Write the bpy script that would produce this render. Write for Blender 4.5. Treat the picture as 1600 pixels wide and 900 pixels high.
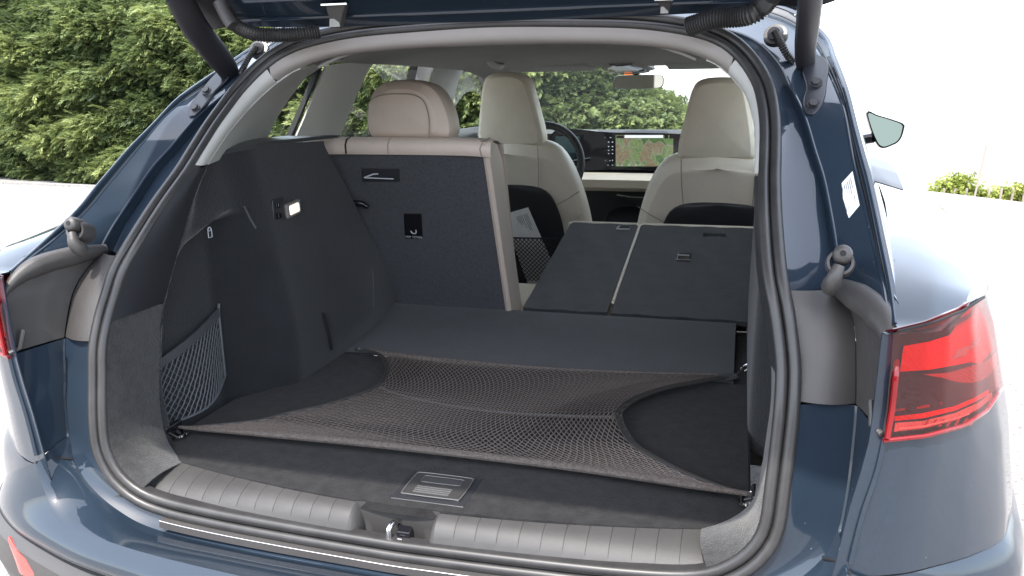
import bpy, bmesh, math, random
import numpy as np
from mathutils import Vector, Matrix
random.seed(4); rng = np.random.default_rng(11)
S = bpy.context.scene
for o in list(bpy.data.objects): bpy.data.objects.remove(o)

# ------------------------------------------------------------------ camera
CAM = np.array([.468, -1.007, 1.352]); YAW, PIT, ROL, FOC = .27509, .2401, -.01207, 1264.8
fw = np.array([-math.sin(YAW)*math.cos(PIT), math.cos(YAW)*math.cos(PIT), -math.sin(PIT)])
_r = np.array([math.cos(YAW), math.sin(YAW), 0]); _u = np.cross(_r, fw)
rt = _r*math.cos(ROL) + _u*math.sin(ROL); up = -_r*math.sin(ROL) + _u*math.cos(ROL)
cd = bpy.data.cameras.new('camera'); cam = bpy.data.objects.new('camera', cd); S.collection.objects.link(cam)
cd.sensor_width = 36; cd.lens = 36*FOC/1600; cd.clip_start = .02; cd.clip_end = 2000
M4 = Matrix.Identity(4)
for i in range(3):
    M4[i][0] = rt[i]; M4[i][1] = up[i]; M4[i][2] = -fw[i]; M4[i][3] = CAM[i]
cam.matrix_world = M4; S.camera = cam
# ------------------------------------------------------------------ light
SUN_EL, SUN_AZ = math.radians(61), math.radians(188)      # azimuth clockwise from +Y
W = bpy.data.worlds.new('World'); S.world = W; W.use_nodes = True
nt = W.node_tree; bg = nt.nodes['Background']
sk = nt.nodes.new('ShaderNodeTexSky'); sk.sky_type = 'NISHITA'; sk.sun_disc = False
sk.sun_elevation = SUN_EL; sk.sun_rotation = SUN_AZ; sk.air_density = 1.0; sk.dust_density = 2.0; sk.ozone_density = 1
nt.links.new(sk.outputs[0], bg.inputs[0]); bg.inputs[1].default_value = .12
# a thin bright veil of cloud over the whole sky
bg2 = nt.nodes.new('ShaderNodeBackground'); bg2.inputs[0].default_value = (.96, .98, 1, 1); bg2.inputs[1].default_value = .60
ad = nt.nodes.new('ShaderNodeAddShader'); nt.links.new(bg.outputs[0], ad.inputs[0]); nt.links.new(bg2.outputs[0], ad.inputs[1]); nt.links.new(ad.outputs[0], nt.nodes['World Output'].inputs[0])
sl = bpy.data.lights.new('sun', 'SUN'); sl.energy = 2.4; sl.angle = math.radians(.7); sl.color = (1, .95, .88)
so = bpy.data.objects.new('sun', sl); S.collection.objects.link(so)
sd = Vector((math.cos(SUN_EL)*math.sin(SUN_AZ), math.cos(SUN_EL)*math.cos(SUN_AZ), math.sin(SUN_EL)))
so.rotation_euler = sd.to_track_quat('Z', 'Y').to_euler()
S.view_settings.view_transform = 'Standard'; S.view_settings.look = 'None'; S.view_settings.exposure = 1.75; S.view_settings.gamma = 1
S.render.engine = 'CYCLES'
S.cycles.transparent_max_bounces = 16; S.cycles.max_bounces = 10; S.cycles.diffuse_bounces = 5; S.cycles.glossy_bounces = 4

# ------------------------------------------------------------------ surveying: a pixel of the photograph and a real surface give a point
def ray(px, py): return fw + rt*(px-800)/FOC - up*(py-450)/FOC
def at(px, py, ax, v):
    d = ray(px, py); return CAM + d*((v-CAM[ax])/d[ax])
def meet(px, py, F, t0=.5, t1=6, n=500):
    d = ray(px, py); a = t0; fa = F(CAM+d*a); st = (t1-t0)/n
    for i in range(n):
        b = a+st; fb = F(CAM+d*b)
        if (fa < 0) != (fb < 0):
            for _ in range(25):
                m = (a+b)/2
                if (F(CAM+d*m) < 0) == (fa < 0): a = m
                else: b = m
            return CAM+d*a
        a, fa = b, fb
    raise Exception('no hit %s %s' % (px, py))
def AY(y): return lambda L: [at(px, py, 1, y) for px, py in L]
def AZ(z): return lambda L: [at(px, py, 2, z) for px, py in L]
def AX(x): return lambda L: [at(px, py, 0, x) for px, py in L]

# ------------------------------------------------------------------ materials
MATS = {}
def mat(name, col, rough=.5, metal=0, coat=0, coat_r=.03, spec=None, var=0, vscale=8, bump=0, bscale=200, sheen=0, emis=None, es=1, bdetail=3, alpha=1, col2=None, trans=0):
    m = bpy.data.materials.new(name); m.use_nodes = True; MATS[name] = m
    if spec is None: spec = .08 if coat else .5
    t = m.node_tree; N = t.nodes; L = t.links; p = N['Principled BSDF']
    p.inputs['Base Color'].default_value = (*col, 1); p.inputs['Roughness'].default_value = rough
    p.inputs['Metallic'].default_value = metal; p.inputs['Coat Weight'].default_value = coat
    p.inputs['Coat Roughness'].default_value = coat_r; p.inputs['Specular IOR Level'].default_value = spec
    p.inputs['Sheen Weight'].default_value = sheen; p.inputs['Transmission Weight'].default_value = trans
    tc = N.new('ShaderNodeTexCoord')
    if var or col2:
        n = N.new('ShaderNodeTexNoise'); n.inputs['Scale'].default_value = vscale; n.inputs['Detail'].default_value = 6; n.inputs['Roughness'].default_value = .65
        L.new(tc.outputs['Object'], n.inputs['Vector'])
        r = N.new('ShaderNodeValToRGB'); c2 = col2 or [min(1, c*(1+var)) for c in col]; c1 = col if col2 else [c*(1-var) for c in col]
        r.color_ramp.elements[0].position = .35; r.color_ramp.elements[1].position = .65
        r.color_ramp.elements[0].color = (*c1, 1); r.color_ramp.elements[1].color = (*c2, 1)
        L.new(n.outputs[0], r.inputs[0]); L.new(r.outputs[0], p.inputs['Base Color'])
        rr = N.new('ShaderNodeMapRange'); rr.inputs[3].default_value = max(0, rough-.07); rr.inputs[4].default_value = min(1, rough+.07)
        L.new(n.outputs[0], rr.inputs[0]); L.new(rr.outputs[0], p.inputs['Roughness'])
    if bump:
        n2 = N.new('ShaderNodeTexNoise'); n2.inputs['Scale'].default_value = bscale; n2.inputs['Detail'].default_value = bdetail
        L.new(tc.outputs['Object'], n2.inputs['Vector'])
        b = N.new('ShaderNodeBump'); b.inputs['Strength'].default_value = bump; b.inputs['Distance'].default_value = .002
        L.new(n2.outputs[0], b.inputs['Height']); L.new(b.outputs[0], p.inputs['Normal'])
    if emis: p.inputs['Emission Color'].default_value = (*emis, 1); p.inputs['Emission Strength'].default_value = es
    return m
def glass_mat(name, tint=(1, 1, 1), ior=1.45):
    m = bpy.data.materials.new(name); m.use_nodes = True; t = m.node_tree; N = t.nodes; L = t.links; N.clear()
    o = N.new('ShaderNodeOutputMaterial'); mx = N.new('ShaderNodeMixShader'); tr = N.new('ShaderNodeBsdfTransparent'); g = N.new('ShaderNodeBsdfGlossy')
    lw = N.new('ShaderNodeLayerWeight'); lw.inputs[0].default_value = .5; pw = N.new('ShaderNodeMath'); pw.operation = 'POWER'; pw.inputs[1].default_value = 5
    L.new(lw.outputs['Facing'], pw.inputs[0]); fr = N.new('ShaderNodeMath'); fr.operation = 'MULTIPLY_ADD'; fr.inputs[1].default_value = .9; fr.inputs[2].default_value = .06; L.new(pw.outputs[0], fr.inputs[0]); g.inputs['Roughness'].default_value = .01
    tr.inputs[0].default_value = (*tint, 1)
    L.new(fr.outputs[0], mx.inputs[0]); L.new(tr.outputs[0], mx.inputs[1]); L.new(g.outputs[0], mx.inputs[2]); L.new(mx.outputs[0], o.inputs[0])
    return m
PAINT = mat('dark blue paint', (.0165, .027, .042), .40, .05, 1, .015, var=.06, vscale=3)
# fine dust and dried water spots on the lacquer
BLACKP = mat('black grained plastic', (.052, .049, .048), .42, bump=.25, bscale=900, var=.12, vscale=6)
GREYP = mat('grey ribbed sill plastic', (.047, .0455, .045), .5, bump=.3, bscale=1100, var=.08, vscale=9)
RUBBER = mat('black rubber', (.030, .029, .029), .40, var=.2, vscale=20, spec=.55)
CARPET = mat('charcoal boot carpet', (.0175, .0172, .0178), .95, var=.28, vscale=45, bump=.8, bscale=420, sheen=.06, spec=.15)
CARPETG = mat('grey side carpet', (.034, .034, .035), .95, var=.25, vscale=70, bump=1, bscale=420, sheen=.25, spec=.15)
DARKTRIM = mat('dark side trim felt', (.0125, .0138, .0165), .85, var=.22, vscale=11, bump=.8, bscale=380, sheen=.22, spec=.25)
DARKPL = mat('satin black interior plastic', (.022, .023, .027), .42, bump=.15, bscale=900)
GLOSSB = mat('gloss black plastic', (.008, .008, .010), .08)
BEIGE = mat('beige leather', (.54, .46, .39), .48, bump=.12, bscale=450, var=.04, vscale=12)
CREAM = mat('cream leather', (.76, .69, .57), .46, bump=.12, bscale=450, var=.04, vscale=12)
TRIMB = mat('beige aperture trim', (.27, .25, .235), .6, bump=.15, bscale=900, var=.04, vscale=10)
TRIMG = mat('light grey pillar trim', (.42, .42, .40), .65, bump=.15, bscale=900, var=.04, vscale=8)
HEADL = mat('grey headliner cloth', (.30, .30, .29), .9, bump=.3, bscale=1200, var=.05, vscale=20)
STEEL = mat('bright steel', (.62, .61, .6), .22, 1, bump=.05, bscale=300)
CHROME = mat('chrome', (.8, .8, .8), .06, 1)
NET = mat('elastic net cord', (.155, .130, .115), .8, var=.3, vscale=300)
NETD = mat('dark pocket net cord', (.10, .11, .12), .7)
SEAM = mat('seam stitching', (.30, .26, .21), .8)
DSEAM = mat('dark joint', (.008, .008, .009), .8)
WHITE = mat('white paper', (.80, .80, .78), .7, var=.03, vscale=30)
INK = mat('dark ink', (.03, .03, .03), .7)
PALEINK = mat('pale printed ink', (.45, .47, .5), .6)
REDG = mat('bright red lamp facet', (.60, .002, .001), .25, 0, .1, .01)
REDD = mat('smoked red lamp lens', (.05, .004, .005), .10, 0, 1, .01)
REDM = mat('red lamp edge', (.20, .005, .008), .12, 0, 1, .01)
CLEARW = mat('clear lamp strip', (.62, .50, .46), .15, .3, 1, .01)
AMBER = mat('amber lamp facet', (.32, .06, .04), .2, .2, 1, .01)
REFLR = mat('red reflector', (.62, .07, .06), .15, 0, 1, .02)
GLASS = glass_mat('window glass', (.93, .97, .94))
LENSR = glass_mat('smoked red lens', (.82, .26, .25))
MIRR = mat('mirror glass', (.60, .62, .56), .02, 1)
TYRE = mat('tyre rubber', (.025, .025, .025), .85)
RIM = mat('grey wheel rim', (.35, .35, .36), .3, .8)
BARK = mat('brown bark', (.10, .075, .05), .9, bump=.6, bscale=40)
WOODP = mat('weathered post wood', (.28, .24, .2), .9, bump=.4, bscale=60)

def dust(m, amt=.35):          # dried water specks and dust film that lie on the lacquer
    t = m.node_tree; N = t.nodes; L = t.links; p = N['Principled BSDF']; tc = N.new('ShaderNodeTexCoord')
    v = N.new('ShaderNodeTexVoronoi'); v.inputs['Scale'].default_value = 60; L.new(tc.outputs['Object'], v.inputs['Vector'])
    a = N.new('ShaderNodeMath'); a.operation = 'LESS_THAN'; a.inputs[1].default_value = .055; L.new(v.outputs['Distance'], a.inputs[0])
    n = N.new('ShaderNodeTexNoise'); n.inputs['Scale'].default_value = 7; n.inputs['Detail'].default_value = 8; L.new(tc.outputs['Object'], n.inputs['Vector'])
    g = N.new('ShaderNodeMath'); g.operation = 'GREATER_THAN'; g.inputs[1].default_value = .56; L.new(n.outputs[0], g.inputs[0])
    k = N.new('ShaderNodeMath'); k.operation = 'MULTIPLY'; L.new(a.outputs[0], k.inputs[0]); L.new(g.outputs[0], k.inputs[1])
    src = p.inputs['Base Color'].links[0].from_socket if p.inputs['Base Color'].links else None
    mx = N.new('ShaderNodeMix'); mx.data_type = 'RGBA'; mx.inputs[7].default_value = (.35, .35, .35, 1)
    if src: L.new(src, mx.inputs[6])
    else: mx.inputs[6].default_value = p.inputs['Base Color'].default_value
    k2 = N.new('ShaderNodeMath'); k2.operation = 'MULTIPLY'; k2.inputs[1].default_value = amt; L.new(k.outputs[0], k2.inputs[0])
    L.new(k2.outputs[0], mx.inputs[0]); L.new(mx.outputs[2], p.inputs['Base Color'])
    cr = N.new('ShaderNodeMapRange'); cr.inputs[1].default_value = .35; cr.inputs[2].default_value = .75; cr.inputs[3].default_value = .01; cr.inputs[4].default_value = .09
    L.new(n.outputs[0], cr.inputs[0]); L.new(cr.outputs[0], p.inputs['Coat Roughness'])
dust(PAINT)

# ------------------------------------------------------------------ objects
def link(o, parent=None):
    S.collection.objects.link(o)
    if parent is not None: o.parent = parent
    return o
def tag(o, label=None, cat=None, group=None, kind=None):
    if label: o['label'] = label
    if cat: o['category'] = cat
    if group: o['group'] = group
    if kind: o['kind'] = kind
    return o
def empty(name, loc=(0, 0, 0)):
    o = bpy.data.objects.new(name, None); o.location = loc; o.empty_display_size = .1; return link(o)
class MB:
    def __init__(s): s.v = []; s.f = []
    def add(s, vs, fs):
        b = len(s.v); s.v += [tuple(map(float, p)) for p in vs]; s.f += [tuple(b+i for i in f) for f in fs]; return s
    def grid(s, rows, close=False, ring=False):
        n = len(rows[0]); b = len(s.v)
        for r in rows: s.v += [tuple(map(float, p)) for p in r]
        R = len(rows)
        for i in range(R if ring else R-1):
            i2 = (i+1) % R
            for j in range(n if close else n-1):
                j2 = (j+1) % n; s.f.append((b+i*n+j, b+i*n+j2, b+i2*n+j2, b+i2*n+j))
        return s
    def box(s, c, d, rz=0, rx=0, ry=0):
        m = Matrix.Rotation(rz, 3, 'Z') @ Matrix.Rotation(ry, 3, 'Y') @ Matrix.Rotation(rx, 3, 'X'); c = Vector(c)
        vs = [tuple(c + m @ Vector((x*d[0]/2, y*d[1]/2, z*d[2]/2))) for x in (-1, 1) for y in (-1, 1) for z in (-1, 1)]
        return s.add(vs, [(0, 1, 3, 2), (4, 6, 7, 5), (0, 4, 5, 1), (2, 3, 7, 6), (0, 2, 6, 4), (1, 5, 7, 3)])
    def prism(s, pts, off):           # polygon pts extruded by vector off
        n = len(pts); off = np.array(off); P = [np.array(p) for p in pts]
        return s.add(list(P)+[p+off for p in P], [tuple(range(n)), tuple(range(2*n-1, n-1, -1))]+[(i, (i+1) % n, n+(i+1) % n, n+i) for i in range(n)])
    def tube(s, pts, r, n=8, close=False, cap=True, flat=1.0):
        P = [Vector(p) for p in pts]; K = len(P); rows = []; b = None
        for i in range(K):
            a = P[(i-1) % K] if (close or i > 0) else P[i]; c = P[(i+1) % K] if (close or i < K-1) else P[i]
            t = (c-a).normalized()
            if b is None: b = t.orthogonal().normalized()
            else: b = (b-t*b.dot(t)).normalized()
            q = t.cross(b); rr = r[i] if hasattr(r, '__len__') else r
            rows.append([tuple(P[i]+b*math.cos(2*math.pi*k/n)*rr+q*math.sin(2*math.pi*k/n)*rr*flat) for k in range(n)])
        if close: s.grid(rows, close=True, ring=True)
        else:
            b0 = len(s.v); s.grid(rows, close=True)
            if cap: s.f.append(tuple(b0+k for k in range(n-1, -1, -1))); s.f.append(tuple(b0+(K-1)*n+k for k in range(n)))
        return s
    def disc(s, c, nrm, r, h, n=20):
        c = Vector(c); z = Vector(nrm).normalized()
        return s.tube([c, c+z*h], r, n)
    def build(s, name, m, parent=None, smooth=True, bevel=0, solid=0, sub=0, seg=2, wn=False):
        me = bpy.data.meshes.new(name); me.from_pydata(s.v, [], s.f); me.update()
        if m: me.materials.append(m)
        bm = bmesh.new(); bm.from_mesh(me); bmesh.ops.recalc_face_normals(bm, faces=bm.faces); bm.to_mesh(me); bm.free()
        o = link(bpy.data.objects.new(name, me), parent)
        if smooth:
            me.shade_smooth()
        if solid:
            k = o.modifiers.new('s', 'SOLIDIFY'); k.thickness = solid; k.offset = 0
        if bevel:
            k = o.modifiers.new('b', 'BEVEL'); k.width = bevel; k.segments = seg; k.limit_method = 'ANGLE'; k.angle_limit = math.radians(35); k.harden_normals = True
        elif smooth and sub == 0:
            e = o.modifiers.new('e', 'EDGE_SPLIT'); e.split_angle = math.radians(42)
        if sub:
            k = o.modifiers.new('u', 'SUBSURF'); k.levels = sub; k.render_levels = sub
        return o
def resample(pts, n):
    P = np.array(pts, float); d = np.r_[0, np.cumsum(np.linalg.norm(np.diff(P, axis=0), axis=1))]
    t = np.linspace(0, d[-1], n); return np.array([np.interp(t, d, P[:, k]) for k in range(P.shape[1])]).T
def smooth(pts, n=60, close=False):      # centripetal-ish catmull-rom then even resample
    P = [np.array(p, float) for p in pts]
    if close: Q = [P[-1]]+P+[P[0], P[1]]
    else: Q = [2*P[0]-P[1]]+P+[2*P[-1]-P[-2]]
    out = []
    for i in range(1, len(Q)-2):
        for t in np.linspace(0, 1, 9)[:-1]:
            a, b, c, d = Q[i-1], Q[i], Q[i+1], Q[i+2]
            out.append(.5*((2*b)+(c-a)*t+(2*a-5*b+4*c-d)*t*t+(3*b-a-3*c+d)*t**3))
    out.append(Q[-2]); return resample(out, n)
def lerp_rows(a, b, m, bul=0, nrm=(0, 0, 1)):
    a = np.array(a); b = np.array(b); nrm = np.array(nrm)
    return [a*(1-t)+b*t+nrm*bul*math.sin(math.pi*t) for t in np.linspace(0, 1, m)]
def mir(P): return [(-p[0], p[1], p[2]) for p in P]
def patch(top, bot, F, n=24, m=6, lift=None, curve=False):        # strip between two photographed edges, laid on surface F
    a = smooth(top, n) if curve else resample(top, n); b = smooth(bot, n) if curve else resample(bot, n)
    rows = []
    for t in np.linspace(0, 1, m):
        r = []
        for p, q in zip(a, b):
            x = p*(1-t)+q*t
            try: P = meet(x[0], x[1], F)
            except Exception:          # grazing the outline: take the nearest point of the surface
                d = ray(*x); ts = np.linspace(.9, 2.2, 260); k_ = min(ts, key=lambda u: F(CAM+d*u)); P = CAM+d*k_
            if lift is not None: P = P+np.array(lift)
            r.append(P)
        rows.append(r)
    return rows
FONT = {}
def text(body, size, mtx, name, m, parent, ext=0):
    c = bpy.data.curves.new(name, 'FONT'); c.body = body; c.size = size; c.align_x = 'CENTER'; c.align_y = 'CENTER'; c.resolution_u = 2; c.extrude = ext
    o = bpy.data.objects.new(name, c); S.collection.objects.link(o); dg = bpy.context.evaluated_depsgraph_get()
    me = bpy.data.meshes.new_from_object(o.evaluated_get(dg)); bpy.data.objects.remove(o)
    me.materials.clear(); me.materials.append(m); me.transform(mtx)
    return link(bpy.data.objects.new(name, me), parent)
def frame(o, x, y):              # matrix from origin, x axis and approx y axis
    x = Vector(x).normalized(); y = Vector(y); z = x.cross(y).normalized(); y = z.cross(x); m = Matrix.Identity(4)
    for i in range(3): m[i][0] = x[i]; m[i][1] = y[i]; m[i][2] = z[i]; m[i][3] = o[i]
    return m

# ================================================================== GROUND
def ground_z(x, y):
    d = np.clip((x*.62+y*.55-7.5)/20, 0, 3); return -4.6*(d**1.15)*np.clip((x+1.5)/4, 0, 1)
def terrain():
    xs = np.unique(np.r_[-300, -120, np.linspace(-60, -15, 16), np.linspace(-15, 25, 81), np.linspace(25, 80, 23), 150, 400])
    ys = np.unique(np.r_[-300, -100, np.linspace(-40, -8, 9), np.linspace(-8, 45, 107), np.linspace(45, 120, 16), 200, 500])
    rows = [[(x, y, float(ground_z(min(x, 60), min(y, 60)))) for x in xs] for y in ys]
    return MB().grid(rows)
m = mat('pale gravelly concrete', (.50, .49, .47), .9, bump=.8, bscale=60, bdetail=8)
t = m.node_tree; N = t.nodes; L = t.links; p = N['Principled BSDF']; tc = N.new('ShaderNodeTexCoord')
n1 = N.new('ShaderNodeTexNoise'); n1.inputs['Scale'].default_value = 1.2; n1.inputs['Detail'].default_value = 8
n2 = N.new('ShaderNodeTexNoise'); n2.inputs['Scale'].default_value = 45; n2.inputs['Detail'].default_value = 5; n2.inputs['Roughness'].default_value = .8
r1 = N.new('ShaderNodeValToRGB'); r1.color_ramp.elements[0].color = (.21, .20, .19, 1); r1.color_ramp.elements[1].color = (.33, .315, .30, 1)
r2 = N.new('ShaderNodeValToRGB'); r2.color_ramp.elements[0].position = .38; r2.color_ramp.elements[1].position = .5; r2.color_ramp.elements[0].color = (.38, .36, .33, 1); r2.color_ramp.elements[1].color = (1, 1, 1, 1)
mx = N.new('ShaderNodeMix'); mx.data_type = 'RGBA'; mx.blend_type = 'MULTIPLY'; mx.inputs[0].default_value = 1
for n in (n1, n2): L.new(tc.outputs['Object'], n.inputs['Vector'])
L.new(n1.outputs[0], r1.inputs[0]); L.new(n2.outputs[0], r2.inputs[0]); L.new(r1.outputs[0], mx.inputs[6]); L.new(r2.outputs[0], mx.inputs[7]); L.new(mx.outputs[2], p.inputs['Base Color'])
tag(terrain().build('ground', m, smooth=True), kind='structure')
# low kerb line in front of the hedge
kb = MB()
a = smooth([(-30, 11.2, .0), (-12, 9.3, .0), (-8.5, 8.9, .0), (-3, 8.4, 0), (1, 8.6, 0)], 60)
kb.grid([[(p[0], p[1]+dy, dz) for p in a] for dy, dz in ((0, -.05), (0, .035), (.10, .04), (.12, -.05))])
tag(kb.build('kerb', m), kind='structure')

# ================================================================== FOLIAGE
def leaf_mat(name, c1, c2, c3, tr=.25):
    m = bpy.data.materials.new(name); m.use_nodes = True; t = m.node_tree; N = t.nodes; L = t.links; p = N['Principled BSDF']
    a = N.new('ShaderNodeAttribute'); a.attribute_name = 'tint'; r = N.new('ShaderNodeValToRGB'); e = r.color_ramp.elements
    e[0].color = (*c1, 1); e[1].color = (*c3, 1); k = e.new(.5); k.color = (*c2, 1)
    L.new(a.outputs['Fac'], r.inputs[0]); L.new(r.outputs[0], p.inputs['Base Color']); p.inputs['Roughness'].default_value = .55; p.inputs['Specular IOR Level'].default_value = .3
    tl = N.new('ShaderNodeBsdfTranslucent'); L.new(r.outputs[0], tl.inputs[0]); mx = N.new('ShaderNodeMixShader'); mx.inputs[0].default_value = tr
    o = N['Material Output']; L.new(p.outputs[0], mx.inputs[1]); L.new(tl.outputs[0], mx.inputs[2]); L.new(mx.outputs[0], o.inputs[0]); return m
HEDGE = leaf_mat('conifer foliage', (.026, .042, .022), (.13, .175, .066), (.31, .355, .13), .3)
VINE = leaf_mat('vine leaves', (.10, .14, .03), (.24, .29, .06), (.42, .45, .12), .35)
def fast_mesh(name, V, F, tint, m, parent, nv=3):
    me = bpy.data.meshes.new(name); me.vertices.add(len(V)); me.vertices.foreach_set('co', V.astype(np.float32).ravel())
    me.loops.add(len(F)*nv); me.loops.foreach_set('vertex_index', F.astype(np.int32).ravel())
    me.polygons.add(len(F)); me.polygons.foreach_set('loop_start', np.arange(0, len(F)*nv, nv, dtype=np.int32))
    me.polygons.foreach_set('loop_total', np.full(len(F), nv, dtype=np.int32)); me.update(calc_edges=True)
    at_ = me.attributes.new('tint', 'FLOAT', 'POINT'); at_.data.foreach_set('value', tint.astype(np.float32))
    me.materials.append(m); return link(bpy.data.objects.new(name, me), parent)
def spray_template(seed, nb=7):      # a drooping flat fan of needle twigs, ~1 unit long along +x
    r = np.random.default_rng(seed); V = []; F = []
    def tw(o, d, l, w):
        b = len(V); s = np.cross(d, [0, 0, 1.]); s /= np.linalg.norm(s)+1e-9
        V.extend([o-s*w*.35, o+d*l*.5+s*w+[0, 0, w*.3], o+d*l+[0, 0, -l*.12], o+d*l*.5-s*w-[0, 0, w*.3]]); F.extend([(b, b+1, b+2), (b, b+2, b+3)])
    for i in range(nb):
        t = i/(nb-1); o = np.array([t*.75, 0, .12*math.sin(t*2.5)-.12*t*t])
        for sg in (-1, 1):
            a = sg*(.55+.35*r.random())*(1-.35*t); d = np.array([math.cos(a), math.sin(a), .15*r.normal()]); d /= np.linalg.norm(d)
            tw(o, d, .42*(1-.45*t)*(.8+.4*r.random()), .05)
    tw(np.array([.7, 0, 0.]), np.array([1., 0, -.1]), .4, .05)
    return np.array(V), np.array(F)
def scatter(tmpl, P, D, Sz, roll, tint):    # place templates at P facing D
    Vs = []; Fs = []; Ts = []; base = 0; K = len(tmpl); idx = rng.integers(0, K, len(P))
    for k in range(K):
        q = np.where(idx == k)[0]; tv, tf = tmpl[k]
        d = D[q]/np.linalg.norm(D[q], axis=1)[:, None]; s = np.cross(d, [0, 0, 1.]); s /= np.linalg.norm(s, axis=1)[:, None]+1e-9; u = np.cross(s, d)
        c, sn = np.cos(roll[q])[:, None], np.sin(roll[q])[:, None]; s, u = s*c+u*sn, u*c-s*sn
        V = P[q][:, None]+Sz[q][:, None, None]*(tv[None, :, 0, None]*d[:, None]+tv[None, :, 1, None]*s[:, None]+tv[None, :, 2, None]*u[:, None])
        n = len(tv); F = tf[None]+(np.arange(len(q))*n)[:, None, None]+base
        Vs.append(V.reshape(-1, 3)); Fs.append(F.reshape(-1, 3)); Ts.append(np.repeat(tint[q], n)+rng.normal(0, .06, len(q)*n)); base += n*len(q)
    return np.concatenate(Vs), np.concatenate(Fs), np.clip(np.concatenate(Ts), 0, 1)
hx = [-24, -16, -12, -10.6, -9.3, -8.2, -6, -5, -4.07, -3, -2.3, -1.57, -.9, -.29, -.05]
hz = [3.6, 3.5, 3.3, 2.9, 2.85, 2.62, 2.6, 2.5, 2.4, 2.1, 1.85, 1.60, 1.30, .98, .7]
hy = [12.2, 10.9, 10.2, 10.0, 9.8, 9.7, 9.5, 9.45, 9.4, 9.35, 9.3, 9.3, 9.3, 9.3, 9.3]
def hedge():
    root = empty('conifer_hedge', (-8, 10, 0)); tag(root, 'tall clipped green conifer hedge with feathery sprays behind the blue car', 'hedge')
    T = [spray_template(i) for i in range(6)]
    # density by what faces the car: front face, top, ends
    n = 62000; x = np.where(rng.random(n) < .12, rng.uniform(-24, -13, n), rng.uniform(-13.2, -.1, n)); ht = np.interp(x, hx, hz); y0 = np.interp(x, hx, hy)
    f = rng.random(n); z = np.where(f < .86, .04+ht*f/.86, ht); dep = np.where(f < .86, 0, rng.uniform(0, 1.3, n))
    # lumps: billowing clumps of shoots
    lum = np.zeros(n); zz = z*1.0
    for i in range(90):
        cx, cz, rr = rng.uniform(-24, 0), rng.uniform(.2, 3.4), rng.uniform(.25, .7)
        lum = np.maximum(lum, .38*np.exp(-((x-cx)**2+((z-cz)*1.3)**2)/rr**2))
    round_ = .55*np.clip((z/ht-.72)/.28, 0, 1)**2
    lay = np.sin(z*9+np.sin(x*1.7)*2+np.sin(x*4.1)*.8)           # overhanging layers of sprays
    y = y0+dep+round_-lum-.10*lay-rng.uniform(-.05, .22, n)
    P = np.stack([x, y, z+rng.normal(0, .05, n)], 1)-np.array([-8, 10, 0])
    D = np.stack([rng.normal(0, .65, n), -1-.2*rng.random(n), rng.normal(-.05, .42, n)+np.where(f >= .86, 1.0, 0)], 1)
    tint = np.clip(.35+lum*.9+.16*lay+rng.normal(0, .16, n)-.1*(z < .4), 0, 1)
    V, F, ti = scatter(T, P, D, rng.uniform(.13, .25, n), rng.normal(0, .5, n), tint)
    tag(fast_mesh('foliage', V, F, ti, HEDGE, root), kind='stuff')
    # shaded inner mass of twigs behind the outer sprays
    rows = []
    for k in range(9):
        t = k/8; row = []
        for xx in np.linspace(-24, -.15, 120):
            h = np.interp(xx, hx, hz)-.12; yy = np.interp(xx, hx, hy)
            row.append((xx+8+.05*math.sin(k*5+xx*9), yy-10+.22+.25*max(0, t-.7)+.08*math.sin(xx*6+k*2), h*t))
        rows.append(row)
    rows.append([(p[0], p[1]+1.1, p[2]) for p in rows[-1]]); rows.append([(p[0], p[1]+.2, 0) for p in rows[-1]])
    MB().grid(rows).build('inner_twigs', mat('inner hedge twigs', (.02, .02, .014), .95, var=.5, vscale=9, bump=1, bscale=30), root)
    # trunks at the foot
    for i in range(22):
        xx = -19+i*.85+rng.uniform(-.2, .2)
        MB().tube([(xx+8, np.interp(xx, hx, hy)-10+.12, -.05), (xx+8+.03, np.interp(xx, hx, hy)-10+.2, .5), (xx+8, np.interp(xx, hx, hy)-10+.4, min(1.6, np.interp(xx, hx, hz)-.2))], [.06, .05, .03], 7).build('trunk', BARK, root)
hedge()
# vine row with posts beyond the yard
def leaf_t(seed):
    r = np.random.default_rng(seed); V = []; F = []
    for i in range(7):
        a = r.uniform(0, 6.28); o = np.array([r.uniform(-.5, .5), r.uniform(-.5, .5), r.uniform(-.5, .5)]); d = np.array([math.cos(a), math.sin(a), r.uniform(-.6, .4)]); s = np.cross(d, [0, 0, 1]); s /= np.linalg.norm(s)
        b = len(V); V += [o, o+d*.25+s*.2, o+d*.45, o+d*.25-s*.2]; F += [(b, b+1, b+2), (b, b+2, b+3)]
    return np.array(V), np.array(F)
LT = [leaf_t(i) for i in range(5)]
VY = 20.
k = 0
vpx = [(1462, 318, 300, .5), (1478, 326, 284, .8), (1496, 330, 274, 1.), (1514, 333, 292, .7), (1532, 334, 300, .8), (1550, 334, 304, .7), (1568, 334, 296, .8), (1586, 334, 292, .9), (1604, 335, 290, .9), (1622, 335, 292, .9)]
where = ['leftmost small vine plant of the row beyond the yard', 'second vine plant from the left, beside the tallest one', 'tallest leafy vine plant of the row beyond the yard', 'vine plant just left of the thin leaning pole', 'vine plant just right of the thin leaning pole', 'low vine plant with few leaves, second to the right of the leaning pole', 'vine plant third to the right of the leaning pole', 'bushy vine plant near the right edge of the picture', 'vine plant at the right edge of the picture', 'vine plant just outside the right edge of the picture']
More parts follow.
